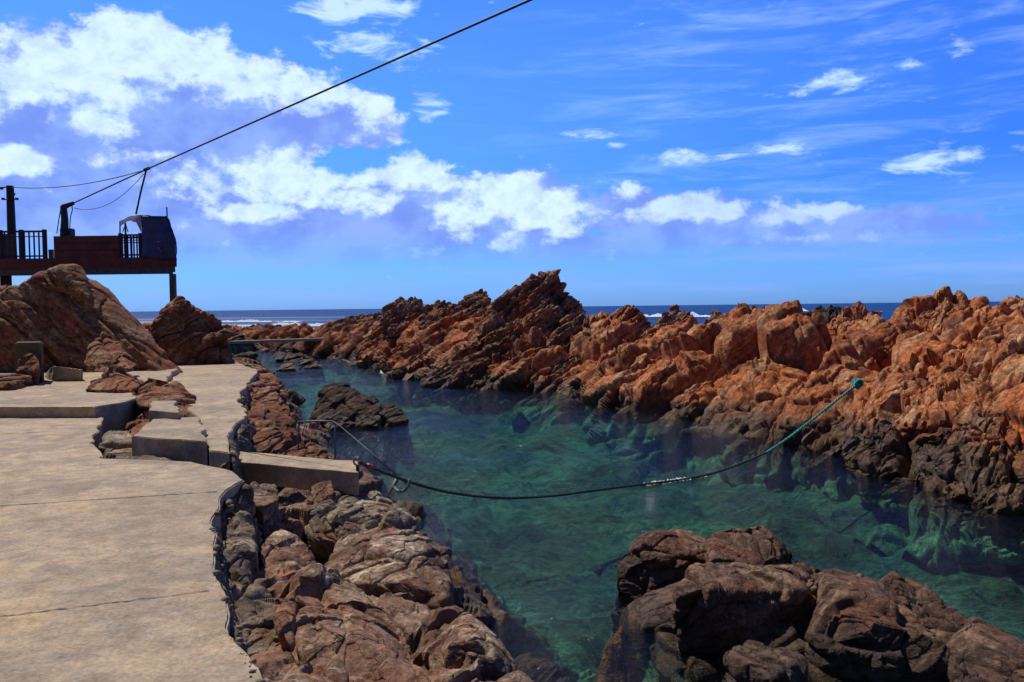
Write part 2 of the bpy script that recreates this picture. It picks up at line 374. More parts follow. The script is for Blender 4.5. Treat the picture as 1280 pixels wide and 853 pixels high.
M_SLAB = rock_mat('shore_slab_rock', [C4(.32, .115, .045), C4(.15, .055, .028), C4(.27, .135, .066)], C4(.42, .27, .15), wet_z=0.3, wet_w=0.4, S=S_LEFT, scale=0.9, rust=(.32, .11, .035), pale_amt=0.55)

def concrete_mat(name, a, bcol, c3, bump=1.0):
    m, t, b = new_mat(name)
    pos = t.node('ShaderNodeNewGeometry').outputs['Position']
    n1 = t.noise(t.mapping(pos, scale=(0.85, 1.0, 1)), 0.8, 9, 0.68, 0.5); n2 = t.noise(t.mapping(pos, scale=(0.9, 1.0, 1)), 3.0, 10, 0.74, 0.3); n3 = t.noise(pos, 42, 6, 0.75)
    c = t.mix(t.ramp(n1, 0.42, 0.58), a, bcol)
    c = t.mix(t.math('MULTIPLY', t.ramp(n2, 0.46, 0.60), 0.85), c, c3)
    c = t.mix(t.math('MULTIPLY', t.ramp(t.noise(t.vmath('ADD', pos, (3, 9, 1)), 1.7, 9, 0.7, 0.4), 0.54, 0.66), 0.6), c, C4(.58, .41, .22))
    c = t.mix(t.math('MULTIPLY', t.ramp(t.noise(t.vmath('ADD', pos, (7, 2, 4)), 0.6, 9, 0.72, 0.6), 0.53, 0.62), 0.5), c, C4(.25, .21, .165))
    c = t.mix(1.0, c, t.mix(t.ramp(n3, 0.3, 0.7), (0.72, 0.71, 0.70, 1), (1.15, 1.15, 1.14, 1)), 'MULTIPLY')
    c = t.mix(1.0, c, t.mix(t.ramp(t.noise(pos, 6.0, 8, 0.7, 0.3), 0.34, 0.66), (0.78, 0.77, 0.77, 1), (1.12, 1.11, 1.10, 1)), 'MULTIPLY')
    vor = t.node('ShaderNodeTexVoronoi'); t.put(vor.inputs['Vector'], pos); vor.inputs['Scale'].default_value = 9.0
    spot = t.math('MULTIPLY', t.ramp(vor.outputs['Distance'], 0.16, 0.05), t.ramp(n2, 0.5, 0.6))
    c = t.mix(t.math('MULTIPLY', spot, 0.6), c, C4(.12, .09, .065))
    t.put(b.inputs['Base Color'], c); b.inputs['Roughness'].default_value = 0.9; b.inputs['Specular IOR Level'].default_value = 0.2
    h = t.math('ADD', t.math('MULTIPLY', n2, 0.030), t.math('MULTIPLY', n3, 0.006))
    bp = t.node('ShaderNodeBump'); bp.inputs['Strength'].default_value = bump; bp.inputs['Distance'].default_value = 1; t.put(bp.inputs['Height'], h); t.l.new(bp.outputs[0], b.inputs['Normal'])
    return m
M_CONC = concrete_mat('tan_concrete', C4(.56, .425, .28), C4(.41, .322, .225), C4(.39, .325, .245))
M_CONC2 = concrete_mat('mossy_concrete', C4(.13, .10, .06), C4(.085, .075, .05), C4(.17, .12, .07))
def plain(name, col, rough=0.7, metal=0.0, var=0.35, scale=6.0, bump=0.0):
    m, t, b = new_mat(name); pos = t.node('ShaderNodeNewGeometry').outputs['Position']
    n = t.noise(pos, scale, 6, 0.65)
    t.put(b.inputs['Base Color'], t.mix(t.ramp(n, 0.3, 0.7), tuple(x * (1 - var) for x in col) + (1,), tuple(min(1, x * (1 + var)) for x in col) + (1,)))
    b.inputs['Roughness'].default_value = rough; b.inputs['Metallic'].default_value = metal
    if bump:
        bp = t.node('ShaderNodeBump'); bp.inputs['Distance'].default_value = bump; t.put(bp.inputs['Height'], n); t.l.new(bp.outputs[0], b.inputs['Normal'])
    return m
M_WOOD = plain('red_brown_timber', (.12, .030, .015), 0.75, scale=3)
M_WOODD = plain('dark_timber', (.035, .018, .013), 0.8, scale=4)
M_BEAM = plain('grey_green_beam', (.09, .085, .06), 0.8)
M_STEEL = plain('dull_steel', (.11, .12, .12), 0.5, 0.6)
M_IRON = plain('black_iron', (.022, .024, .027), 0.6, 0.2)
M_TARP = plain('navy_tarpaulin', (.018, .040, .12), 0.55, scale=3)
M_TARPW = plain('white_tarpaulin', (.55, .57, .62), 0.6, var=0.15, scale=3)
_t = NT(M_TARPW.node_tree); _b = _t.n['Principled BSDF']; _tl = _t.node('ShaderNodeBsdfTranslucent'); _tl.inputs[0].default_value = (.6, .62, .66, 1)
_m = _t.node('ShaderNodeMixShader'); _m.inputs[0].default_value = 0.5; _t.l.new(_b.outputs[0], _m.inputs[1]); _t.l.new(_tl.outputs[0], _m.inputs[2]); _t.l.new(_m.outputs[0], _t.n['Material Output'].inputs[0])
M_ROPE = plain('dark_green_rope', (.030, .050, .042), 0.9, scale=30)
M_ROPET = plain('turquoise_rope', (.045, .30, .27), 0.85, scale=30)
M_RED = plain('red_plastic', (.42, .05, .03), 0.5)
M_FOAM = plain('sea_foam', (.82, .86, .88), 0.9, var=0.12, scale=5, bump=0.2)
M_GRAVEL = plain('crumbled_concrete', (.24, .185, .13), 0.95, var=0.5, scale=9)
M_EDGE = rock_mat('crumbled_edge', [C4(.20, .155, .105), C4(.12, .095, .065), C4(.28, .22, .15)], C4(.42, .34, .24), wet_z=-3, S=S_LEFT, scale=2.2, rust=(.22, .15, .09), pale_amt=.6)
M_CRACK = plain('dirt_filled_joint', (.055, .042, .030), 0.95)
M_PALE = plain('pale_stone', (.62, .60, .52), 0.8)

# ------------------------------------------------------------------ water
def pool_mat():
    m, t, b = new_mat('pool_water'); t.n.remove(b)
    pos = t.node('ShaderNodeNewGeometry').outputs['Position']
    p1 = t.mapping(pos, rot=(0, 0, R(18)), scale=(0.55, 1.35, 1))
    h = t.math('ADD', t.math('MULTIPLY', t.noise(p1, 4.2, 5, 0.60, 0.4), 0.088), t.math('MULTIPLY', t.noise(t.mapping(pos, rot=(0, 0, R(-25)), scale=(0.7, 1.2, 1)), 1.1, 3, 0.5, 0.3), 0.06))
    h = t.math('ADD', h, t.math('MULTIPLY', t.noise(p1, 12.0, 5, 0.62, 0.3), 0.044))
    gust = t.ramp(t.noise(t.mapping(pos, scale=(0.22, 0.35, 1)), 0.8, 3, 0.5), 0.35, 0.65, 0.55, 1.25)
    bp = t.node('ShaderNodeBump'); t.put(bp.inputs['Strength'], 0.9); bp.inputs['Distance'].default_value = 1.0; t.put(bp.inputs['Height'], t.math('MULTIPLY', h, gust))
    tr = t.node('ShaderNodeBsdfTransparent'); tr.inputs[0].default_value = (0.88, 0.96, 0.95, 1)
    gl = t.node('ShaderNodeBsdfGlossy'); gl.inputs['Roughness'].default_value = 0.05; t.l.new(bp.outputs[0], gl.inputs['Normal'])
    fr = t.node('ShaderNodeFresnel'); fr.inputs[0].default_value = 1.333; t.l.new(bp.outputs[0], fr.inputs['Normal'])
    mx = t.node('ShaderNodeMixShader'); t.l.new(fr.outputs[0], mx.inputs[0]); t.l.new(tr.outputs[0], mx.inputs[1]); t.l.new(gl.outputs[0], mx.inputs[2])
    out = t.n['Material Output']; t.l.new(mx.outputs[0], out.inputs['Surface'])
    va = t.node('ShaderNodeVolumeAbsorption'); va.inputs['Color'].default_value = (0.05, 0.78, 0.66, 1); va.inputs['Density'].default_value = 0.20
    t.l.new(va.outputs[0], out.inputs['Volume'])
    return m
def sea_mat():
    m, t, b = new_mat('sea_water')
    pos = t.node('ShaderNodeNewGeometry').outputs['Position']; y = t.sep(pos)[1]
    n = t.noise(t.mapping(pos, scale=(0.02, 0.055, 1)), 1.0, 7, 0.6, 0.3)
    caps = t.noise(t.mapping(pos, scale=(0.035, 0.11, 1)), 1.0, 10, 0.72, 0.2)
    near = t.ramp(y, 420, 90)
    surf = t.noise(t.mapping(pos, scale=(0.012, 0.045, 1)), 1.0, 8, 0.62, 0.6)
    left = t.ramp(t.sep(pos)[0], 0, -40)
    foam = t.math('MAXIMUM', t.ramp(caps, 0.665, 0.72, 0, 0.7), t.math('MULTIPLY', t.math('MULTIPLY', t.ramp(surf, 0.50, 0.62), near), left))
    c = t.mix(t.ramp(n, 0.35, 0.65), C4(.004, .035, .15), C4(.008, .06, .20))
    c = t.mix(t.math('MULTIPLY', t.math('MULTIPLY', near, left), 0.7), c, C4(.012, .085, .20))
    c = t.mix(foam, c, C4(.75, .8, .84))
    t.put(b.inputs['Base Color'], c); t.put(b.inputs['Roughness'], t.ramp(foam, 0, 1, 0.45, 0.9)); b.inputs['Specular IOR Level'].default_value = 0.06
    h = t.math('ADD', t.math('MULTIPLY', t.noise(t.mapping(pos, scale=(0.1, 0.3, 1)), 1.0, 6, 0.6), 1.6), t.math('MULTIPLY', t.noise(t.mapping(pos, scale=(0.8, 2, 1)), 1.0, 4, 0.6), 0.12))
    bp = t.node('ShaderNodeBump'); bp.inputs['Strength'].default_value = 1; bp.inputs['Distance'].default_value = 1.0; t.put(bp.inputs['Height'], h); t.l.new(bp.outputs[0], b.inputs['Normal'])
    return m
def bed_mat():
    m, t, b = new_mat('sea_bed')
    pos = t.node('ShaderNodeNewGeometry').outputs['Position']
    n3 = t.noise(pos, 6.5, 6, 0.7); c = bed_colour(t, pos)
    t.put(b.inputs['Base Color'], c); b.inputs['Roughness'].default_value = 0.95
    bp = t.node('ShaderNodeBump'); bp.inputs['Distance'].default_value = 0.3; t.put(bp.inputs['Height'], n3); t.l.new(bp.outputs[0], b.inputs['Normal'])
    return m
X0, X1, Y0, Y1 = -22.0, 22.0, 1.0, 62.0
mb = MB(); mb.box(np.array([X0, Y0, -4.0]), np.array([X1, Y1, 0.0]))
tag(mb.build('pool_water', pool_mat()), kind='structure')
FAR = 14000.0
sv = [(-FAR, Y1, -.01), (FAR, Y1, -.01), (FAR, FAR, -.01), (-FAR, FAR, -.01), (-FAR, -200, -.01), (X0, -200, -.01), (X0, Y1, -.01), (X1, -200, -.01), (FAR, -200, -.01), (X1, Y1, -.01), (X0, Y0, -.01), (X1, Y0, -.01)]
me = bpy.data.meshes.new('sea'); me.from_pydata(sv, [], [(0, 6, 9, 1, 2, 3), (4, 5, 10, 6, 0), (7, 8, 1, 9, 11), (5, 7, 11, 10)]); me.update()
tag(link('sea', me, None, sea_mat(), False), kind='structure')
nu, nv = 420, 560
gx, gy = np.meshgrid(np.linspace(X0 - 1, X1 + 1, nu), np.linspace(Y0 - 1, Y1 + 1, nv), indexing='ij')
bp_ = np.stack([gx.ravel(), gy.ravel(), np.zeros(nu * nv)], 1)
_b1, _ = blocks(np.stack([bp_[:, 0] * 1.1, bp_[:, 1] * 1.1, bp_[:, 2]], 1), 61, 20.0); _b2, _ = blocks(np.stack([bp_[:, 0] * 2.6, bp_[:, 1] * 2.6, bp_[:, 2]], 1), 62, 20.0)
bp_[:, 2] = -0.85 + 0.20 * _b1 + 0.08 * _b2 + 0.45 * fbm(bp_ * 0.33, 5, 4) + 0.22 * fbm(bp_ * 1.5, 8, 3)
tag(link('sea_bed', arr_mesh('sea_bed', bp_, grid_faces(nu, nv)), None, bed_mat()), kind='structure')

# ------------------------------------------------------------------ rock shores
def strip(name, rails, vs, nu, nv, mat, layers, S, seed, fine=0.03, warp=0.3, aniso=(2.4, 1.2, 0.48), us=None, mod=None, strata=((.60, .15), (.19, .042)), sharp=24.0):
    """surface through a set of rails (each an array of stations), fractured along its normal"""
    rails = np.array(rails); ns = rails.shape[1]
    us = np.linspace(0, 1, ns) if us is None else (np.array(us, float) - us[0]) / (us[-1] - us[0])
    u = np.linspace(0, 1, nu); v = np.linspace(0, 1, nv)
    A = np.stack([np.stack([np.interp(u, us, r[:, k]) for k in range(3)], 1) for r in rails])     # rails, nu, 3
    g = np.zeros((nu, nv, 3)); vs = np.array(vs, float)
    idx = np.clip(np.searchsorted(vs, v, side='right') - 1, 0, len(vs) - 2); f = (v - vs[idx]) / (vs[idx + 1] - vs[idx])
    for j in range(nv): g[:, j] = A[idx[j]] * (1 - f[j]) + A[idx[j] + 1] * f[j]
    k = max(3, nv // 28)                                                     # soften the kinks between rails
    pad = np.concatenate([np.repeat(g[:, :1], k, 1), g, np.repeat(g[:, -1:], k, 1)], 1); cs = np.cumsum(pad, 1)
    g2 = (cs[:, 2 * k:] - np.concatenate([np.zeros_like(cs[:, :1]), cs[:, :-2 * k - 1]], 1)) / (2 * k + 1)
    g = g2
    n = np.cross(np.gradient(g, axis=0), np.gradient(g, axis=1)); n /= np.linalg.norm(n, axis=2, keepdims=True) + 1e-9
    if n[..., 2].mean() < 0: n = -n
    p = g.reshape(-1, 3); n = n.reshape(-1, 3)
    if mod is not None: p = mod(p, n)
    p = rock_disp(p, n, layers, S, seed, aniso, fine, warp, strata, sharp)
    return tag(link(name, arr_mesh(name, p, grid_faces(nu, nv)), None, mat, sharp=28), kind='structure')

bpx = [150, 290, 340, 400, 455, 500, 560, 640, 715, 760, 800, 850, 900, 950, 1000, 1100, 1200, 1280, 1400, 1600]
bwl = [437, 437, 440, 448, 457, 465, 475, 490, 495, 513, 523, 528, 540, 553, 563, 579, 597, 613, 645, 720]
bcy = [410, 412, 412, 408, 398, 392, 388, 388, 398, 408, 410, 406, 404, 400, 395, 390, 384, 381, 375, 370]
bcd = [66, 63, 60, 54, 48, 44, 39.5, 36, 34, 33.5, 32, 30, 28, 26, 24.5, 21.5, 18.8, 17.2, 15, 12]
wl = np.array([G(a, b, 0.0) for a, b in zip(bpx, bwl)]); cr = np.array([P(a, b, d) for a, b, d in zip(bpx, bcy, bcd)])
out_ = cr - wl; out_[:, 2] = 0; out_ /= np.linalg.norm(out_, axis=1, keepdims=True)
up = np.array([0, 0, 1.0])
under = wl - out_ * 2.4 - up * 1.15
m1 = wl * 0.90 + cr * 0.10; m1[:, 2] = 0.22 * cr[:, 2] + 0.05
m2 = wl * 0.55 + cr * 0.45; m2[:, 2] = 0.60 * cr[:, 2]
b1 = cr + out_ * 3.0; b1[:, 2] = cr[:, 2] * 0.86
b2 = cr + out_ * 7.5; b2[:, 2] = 0.9
b3 = cr + out_ * 12; b3[:, 2] = -1.0
strip('rocky_shore', [under, wl, m1, m2, cr, b1, b2, b3], [0, .14, .22, .51, .78, .87, .945, 1], 1050, 345, M_BANK,
      [(3.0, 0.56, 0.60), (1.3, 0.30, 0.05), (0.6, 0.11, 0.10), (0.24, 0.04, 0), (.11, .016, .014)], S_BANK, 21, sharp=42.0, fine=0.012, warp=0.18, us=bpx)
# left shore below the path
lin = [(390, 1100), (340, 930), (318, 853), (290, 790), (268, 700), (265, 650), (290, 608), (300, 598), (288, 575), (285, 548), (306, 515), (300, 495), (312, 478), (320, 464), (300, 455), (270, 449)]
lwl = [(800, 1100), (705, 930), (665, 853), (620, 790), (570, 715), (530, 655), (490, 620), (455, 598), (425, 575), (400, 548), (378, 520), (362, 497), (345, 478), (333, 465), (312, 455), (285, 449)]
inn = np.array([G(a, b, 0.95) for a, b in lin]); wll = np.array([G(a, b, 0.0) for a, b in lwl])
dv = wll - inn; dv[:, 2] = 0; dn = dv / np.linalg.norm(dv, axis=1, keepdims=True)
r0 = inn - dn * 0.7; r0[:, 2] = 0.45
r1 = inn.copy() - dn * 0.05; r1[:, 2] = 0.50
r2 = inn * 0.62 + wll * 0.38; r2[:, 2] = 0.38
r3 = inn * 0.22 + wll * 0.78; r3[:, 2] = 0.22
r5 = wll + dn * 1.7; r5[:, 2] = -1.1
strip('rocky_bank', [r0, r1, r2, r3, wll, r5], [0, .12, .45, .75, .88, 1], 520, 260, M_LEFT,
      [(0.9, 0.22, 0.12), (0.4, 0.09, 0.02), (0.17, 0.025, 0.01), (.07, .008, 0)], S_LEFT, 47, fine=0.010, warp=0.12, aniso=(1.6, 1.0, 0.7), strata=((.4, .06), (.13, .014)))
# land under and behind the path, up to the deck
hx = [G(-500, 853, 0.8), G(-400, 620, 0.8), G(-300, 520, 0.8), G(-200, 470, .8), G(-150, 440, .8)]
land_a = np.array([(-40, 1, .7), (-40, 14, .7), (-40, 22, .9), (-40, 30, 1.6), (-40, 45, 1.0)], float)
land_b = np.array([(-9, 1, .6), (-9, 14, .6), (-11, 22, .8), (-13.5, 28, 1.2), (-16, 45, -1.0)], float)
strip('ground', [land_a, land_b], [0, 1], 220, 160, M_SLAB, [(1.8, 0.5, .05), (0.7, 0.2, .03), (0.25, .07, .01)], S_LEFT, 88)

blocker_a = np.array([(-160, -7, 1.0), (-60, -7, 1.0), (0, -7, 1.0), (60, -9, -.5), (160, -10, -1)], float)  # unseen dark slope added behind the camera to block sky fill
blocker_b = np.array([(-160, -30, 26.0), (-60, -28, 24.0), (0, -28, 22.0), (60, -30, 20), (160, -34, 18)], float)
blocker_c = np.array([(-160, -90, 34.0), (-60, -90, 33.0), (0, -90, 30.0), (60, -90, 28), (160, -90, 26)], float)
M_BLOCKER = plain('sky_blocker_scrub', (.05, .055, .022), .9, var=.6, scale=1.2)
strip('sky_blocker_hill', [blocker_a, blocker_b, blocker_c], [0, .5, 1], 160, 80, M_BLOCKER, [(6, 1.5, .1), (2, .5, .05)], S_LEFT, 99, strata=())

# ------------------------------------------------------------------ concrete paths
def rough_outline(pts, seed, amp, step):
    """subdivide a 2d outline and make its edge ragged; amp is one value per segment or one for all"""
    pts = [np.array(p[:2]) for p in pts]; out = []; rs = np.random.RandomState(seed)
    for i, a in enumerate(pts):
        b = pts[(i + 1) % len(pts)]; n = max(1, int(np.linalg.norm(b - a) / step)); am = amp[i] if isinstance(amp, list) else amp
        nr = np.array([-(b - a)[1], (b - a)[0]]) / (np.linalg.norm(b - a) + 1e-9)
        for k in range(n):
            q = a + (b - a) * k / n
            w = fbm(np.array([[q[0] * 2.6, q[1] * 2.6, seed]]), seed, 4, 0.36)[0] * am * 2.4
            out.append(q + nr * w * (1 if k else 0.4))
    return out
def slab(name, outline, z, thick, mat, seed, amp=0.02, step=0.05, parent=None, bevel=0.012, kind='structure', sag=0.0, z_at=None):
    o = rough_outline(outline, seed, amp, step)
    bm = bmesh.new(); vs = [bm.verts.new((p[0], p[1], z if z_at is None else z_at(p))) for p in o]; f = bm.faces.new(vs)
    if f.normal.z < 0: f.normal_flip()
    r = bmesh.ops.extrude_face_region(bm, geom=[f]); nv_ = [e for e in r['geom'] if isinstance(e, bmesh.types.BMVert)]
    for v in nv_: v.co.z -= thick
    bmesh.ops.recalc_face_normals(bm, faces=bm.faces)
    top = [e for e in bm.edges if all(v in vs for v in e.verts)]
    if bevel: bmesh.ops.bevel(bm, geom=top, offset=bevel, segments=2, affect='EDGES', clamp_overlap=True)
    me = bpy.data.meshes.new(name); bm.to_mesh(me); bm.free()
    ob = link(name, me, parent, mat, False)
    if kind: ob['kind'] = kind
    return ob
ZA = 1.10
edge_px = [(375, 1100), (338, 930), (322, 853), (294, 795), (268, 710), (264, 650), (284, 612), (306, 600), (286, 588), (240, 577), (128, 573), (112, 555), (130, 519), (0, 519), (-400, 521)]
outl = [G(a, b, ZA) for a, b in edge_px] + [np.array([-30, 13.0, ZA]), np.array([-30, -6, ZA]), np.array([0.5, -6, ZA]), np.array([-0.3, 1.0, ZA])]
amp = [.025, .025, .03, .03, .03, .025, .02, .02, .02, .02, .05, .03, .01, 0, 0, 0, 0, 0, 0]
slab('concrete_path', outl, ZA, 0.42, M_CONC, 3, amp, 0.035)
def joint(a, b, z, w, seed):
    rs = np.random.RandomState(seed); A, B = G(*a, z), G(*b, z); n = 60; vs = []; fs = []
    for i in range(n + 1):
        c = A + (B - A) * i / n + np.array([0, 1, 0]) * (0.02 * fbm(np.array([[i * 0.35, seed, 0]]), seed, 4, .6)[0]); ww = w * (0.4 + 0.9 * rs.rand())
        vs += [c + np.array([0, ww, 0.004]), c + np.array([0, -ww, 0.004])]
    fs = [(2 * i, 2 * i + 1, 2 * i + 3, 2 * i + 2) for i in range(n)]
    me = bpy.data.meshes.new('path_joint'); me.from_pydata([tuple(v) for v in vs], [], fs); me.update()
    tag(link('path_joint', me, None, M_CRACK, False), kind='structure')
joint((-60, 779), (262, 739), ZA, 0.0052, 1); joint((-60, 637), (272, 615), ZA, 0.0085, 2)
joint((-40, 545), (60, 540), ZA, 0.008, 3); joint((0, 530), (30, 519.5), ZA, 0.008, 4)
# the crumbled face of the path where the fill has washed out
def edge_strip(pxs, z, cen, nu, seed, k=1.0):
    ee = np.array([G(a, b, z) for a, b in pxs])
    tn = np.gradient(ee[:, :2], axis=0); nn_ = np.stack([-tn[:, 1], tn[:, 0]], 1); nn_ /= np.linalg.norm(nn_, axis=1, keepdims=True)
    sg = np.sign(((ee[:, :2] - np.array(cen)) * nn_).sum(1)); nn_ *= sg[:, None]; n3_ = np.concatenate([nn_, np.zeros((len(nn_), 1))], 1)
    f0 = ee - n3_ * .20 * k; f0[:, 2] -= .16 * k; f1 = ee + n3_ * .03; f1[:, 2] -= .085 * k; f2 = ee + n3_ * .10 * k; f2[:, 2] -= .30 * k; f3 = ee + n3_ * .16 * k; f3[:, 2] -= .8
    strip('path_edge', [f0, f1, f2, f3], [0, .25, .55, 1], nu, 90, M_EDGE, [(.34 * k, .05 * k, .03), (.14 * k, .022 * k, .01), (.055, .007, .003)], S_LEFT, seed, fine=.012, warp=.03, aniso=(1, 1, 1), strata=())
edge_strip(edge_px[0:10], ZA, (-6.0, 6.0), 620, 71)
# upper path, one step up
ZB = 1.27
up_px = [(187, 490), (172, 497), (150, 504), (118, 509), (0, 509), (-500, 511)]
up_o = [G(a, b, ZB) for a, b in up_px] + [np.array([-32, 24, ZB])] + [G(a, b, ZB) for a, b in [(60, 465), (150, 462), (220, 461)]] + [G(a, b, ZB) for a, b in [(212, 470), (205, 479)]]
slab('concrete_path', up_o, ZB, 0.5, M_CONC, 7, [.03, .03, .03, .03, .03, 0, 0, 0, 0, .04, .04, .03], 0.06)
# path towards the far rock, beside the water
far_o = [G(a, b, 1.15) for a, b in [(262, 563), (287, 566), (284, 546), (309, 517), (298, 500), (304, 488), (322, 463), (300, 455), (200, 456), (192, 478), (222, 502), (248, 522)]]
slab('concrete_path', far_o, 1.15, 0.5, M_CONC, 9, [.01, .01, .025, .03, .03, .03, .03, .03, 0, 0, 0, 0], 0.05)
edge_strip([(287, 566), (284, 546), (309, 517), (298, 500), (304, 488), (322, 463), (300, 455)], 1.15, (-9.0, 16.0), 420, 72, 1.3)
o = slab('concrete_step', [G(a, b, 1.235) for a, b in [(164, 545), (259, 552), (249, 521), (190, 524)]], 1.235, 0.52, M_CONC, 12, .03, .035, kind=None, bevel=.02)
tag(o, 'broad low concrete step block between the tan path and the upper slab', 'step')
o = slab('concrete_step', [G(a, b, 1.33) for a, b in [(186, 513), (222, 516), (219, 501), (188, 501)]], 1.33, 0.4, M_CONC, 13, .03, .035, kind=None, bevel=.02)
tag(o, 'small square concrete step behind the broad step block', 'step')
o = slab('concrete_ledge', [G(a, b, 0.86) for a, b in [(286, 577), (447, 591), (445, 577), (294, 563)]], 0.86, 0.26, M_CONC, 14, .028, .035, kind=None, bevel=.02)
tag(o, 'long narrow concrete ledge reaching out to the pool above pale rocks', 'ledge')
# crumbled edge of the path
def rubble(name, centres, sizes, mat, seed):
    V, Fc, off = [], [], 0; d, f = ico(1); rs = np.random.RandomState(seed)
    for c, s in zip(centres, sizes):
        v = d * (0.75 + 0.5 * rs.rand(len(d), 1)) * s * np.array([1.0, 0.8 + .5 * rs.rand(), 0.55 + .4 * rs.rand()])
        a = rs.rand() * 6.3; ca, sa = math.cos(a), math.sin(a); v = v @ np.array([[ca, -sa, 0], [sa, ca, 0], [0, 0, 1]])
        V.append(v + c); Fc.append(f + off); off += len(d)
    return link(name, arr_mesh(name, np.concatenate(V), np.concatenate(Fc)), None, mat, False)
rs = np.random.RandomState(4); cc, ss = [], []
for i in range(110):
    k = rs.randint(1, 6); t_ = rs.rand(); a, b = np.array(edge_px[k]), np.array(edge_px[k + 1]); q = a + (b - a) * t_
    e = G(q[0], q[1], ZA); w = abs(rs.normal(0.0, 0.07)) - .02
    z = ZA + 0.002 if w < 0.03 else ZA - min(0.5, (w - 0.03) * 3.2)
    cc.append(e + np.array([w, 0, z - ZA])); ss.append(0.003 + 0.020 * rs.rand() ** 4 * (1.3 if w > 0 else 0.7))
tag(rubble('gravel', cc, ss, M_GRAVEL, 5), 'crumbled concrete grit along the broken edge of the path', 'gravel', kind='stuff')

# ------------------------------------------------------------------ rocks on the left
def rock(label, pl, mat, cat='rock', name='boulder', group=None, **kw):
    o = px_hull(name, pl, mat, **kw); return tag(o, label, cat, group)
rock('huge dark red slab of rock leaning up under the wooden deck',
     [(-40, 467, 21.0), (60, 465, 21.4), (205, 470, 20.6), (-60, 400, 21.2), (20, 370, 21.5), (66, 334, 21.9), (97, 334, 22.2), (130, 357, 22.9), (168, 396, 22.8), (238, 472, 21.5), (150, 462, 28), (-60, 440, 29), (30, 370, 27)],
     M_SLAB, sub=8, rnd=24, S=frame((0.62, -0.1, 0.78), (0.7, 0.3, -0.6)), seed=5, chips=0, aniso=(2.2, 1.1, .5), layers=[(2.4, .12, .10), (1.0, .04, .04), (.4, .014, .012), (.15, .006, .003)], fine=0.002, strata=((.75, .10), (.2, .03)))
rock('rounded two-humped brown boulder at the end of the concrete path',
     [(183, 458, 24.9), (186, 408, 25), (205, 378, 25.2), (226, 371, 25.5), (246, 384, 25.6), (285, 418, 25.8), (291, 452, 25.5), (285, 461, 25.0), (235, 462, 24.8), (200, 461, 24.8), (290, 455, 28), (190, 455, 29), (250, 395, 28)],
     M_SLAB, sub=7, rnd=12, S=S_BANK, seed=6, chips=2, layers=[(1.4, .16, .14), (.6, .06, .05), (.25, .025, .015), (.1, .008, .004)], fine=0.004)
rock('small pointed brown rock against the foot of the huge slab', [(103, 462, 17.5), (112, 430, 18.3), (130, 415, 18.8), (150, 424, 18.8), (172, 455, 18.2), (165, 464, 17.4), (130, 466, 17.3), (120, 440, 19.6), (165, 450, 19.6)], M_SLAB, sub=7, seed=8, rnd=26, chips=0, S=S_LEFT)
rock('jagged brown rock rising through the upper concrete slab', [(105, 486, 15.4), (125, 468, 15.9), (142, 456, 16.2), (165, 470, 16.0), (185, 490, 15.4), (150, 489, 15.2), (130, 480, 17), (180, 480, 17)], M_SLAB, sub=7, seed=9, rnd=26, chips=0, S=S_LEFT, drop=1.0)
rock('low broken rock beside the small square step', [(160, 480, 15), (185, 463, 15.8), (215, 470, 15.6), (245, 490, 15), (228, 500, 14), (195, 502, 13.6), (172, 498, 13.8), (232, 517, 13.2)], M_SLAB, sub=7, seed=19, rnd=26, chips=5, dz=-0.10, S=S_LEFT, drop=0.9)
rock('shadowed red rock behind the huge slab at the left edge', [(-60, 400, 26), (-20, 360, 27), (8, 345, 28), (24, 356, 28), (40, 390, 27), (-40, 420, 25), (20, 410, 25), (0, 390, 31)], M_SLAB, sub=6, seed=11, drop=1.0)
rock('low rough stone kerb of rock at the left edge of the upper slab', [(-60, 484, 16), (-60, 470, 17), (0, 466, 17.4), (38, 464, 17.6), (42, 472, 17), (0, 483, 15.8), (20, 480, 16)], M_SLAB, sub=6, seed=12, drop=1.0)
rock('long broken rock wedged under the tan path edge below the step block', [(118, 572, 9.7), (140, 530, 11.8), (160, 545, 11), (215, 568, 10), (228, 574, 9.7), (170, 580, 9.4), (130, 560, 10)], M_GREY, sub=7, seed=13, rnd=16, S=S_LEFT, drop=0.6)
rock('brown rock packed in the dark gap behind the broad step block', [(148, 548, 12.0), (160, 519, 13.0), (188, 508, 13.5), (208, 516, 13.2), (200, 540, 12.2), (170, 552, 11.7)], M_SLAB, sub=6, seed=24, rnd=22, S=S_LEFT, drop=0.6, dz=-.05)
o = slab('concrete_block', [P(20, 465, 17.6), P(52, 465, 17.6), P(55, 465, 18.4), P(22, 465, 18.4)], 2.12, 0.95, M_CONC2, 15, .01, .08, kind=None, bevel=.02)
tag(o, 'upright mossy concrete block in front of the huge rock slab', 'block')
o = px_hull('boulder', [(18, 464, 17.2), (24, 448, 17.4), (42, 440, 17.5), (50, 452, 17.3), (46, 464, 17.1)], M_SLAB, sub=5, seed=14, drop=1.2)
tag(o, 'small grey rock leaning on the upright concrete block', 'rock')
# tilted slab
bk = [np.array(P(x, y, 18.0)) for x, y in ((66, 457), (104, 462))]
o = hull_obj('concrete_slab', [G(55, 471, 1.26), G(98, 471, 1.26), G(55, 470, 1.31), G(98, 470, 1.31)] + bk + [q * [1, 1, 0] + [0, 0, 1.25] for q in bk], M_CONC, sub=6, rnd=40, chips=0, layers=[(.3, .012, .004)], strata=(), fine=.004, seed=3)
tag(o, 'tilted loose concrete slab lying before the huge rock', 'slab')

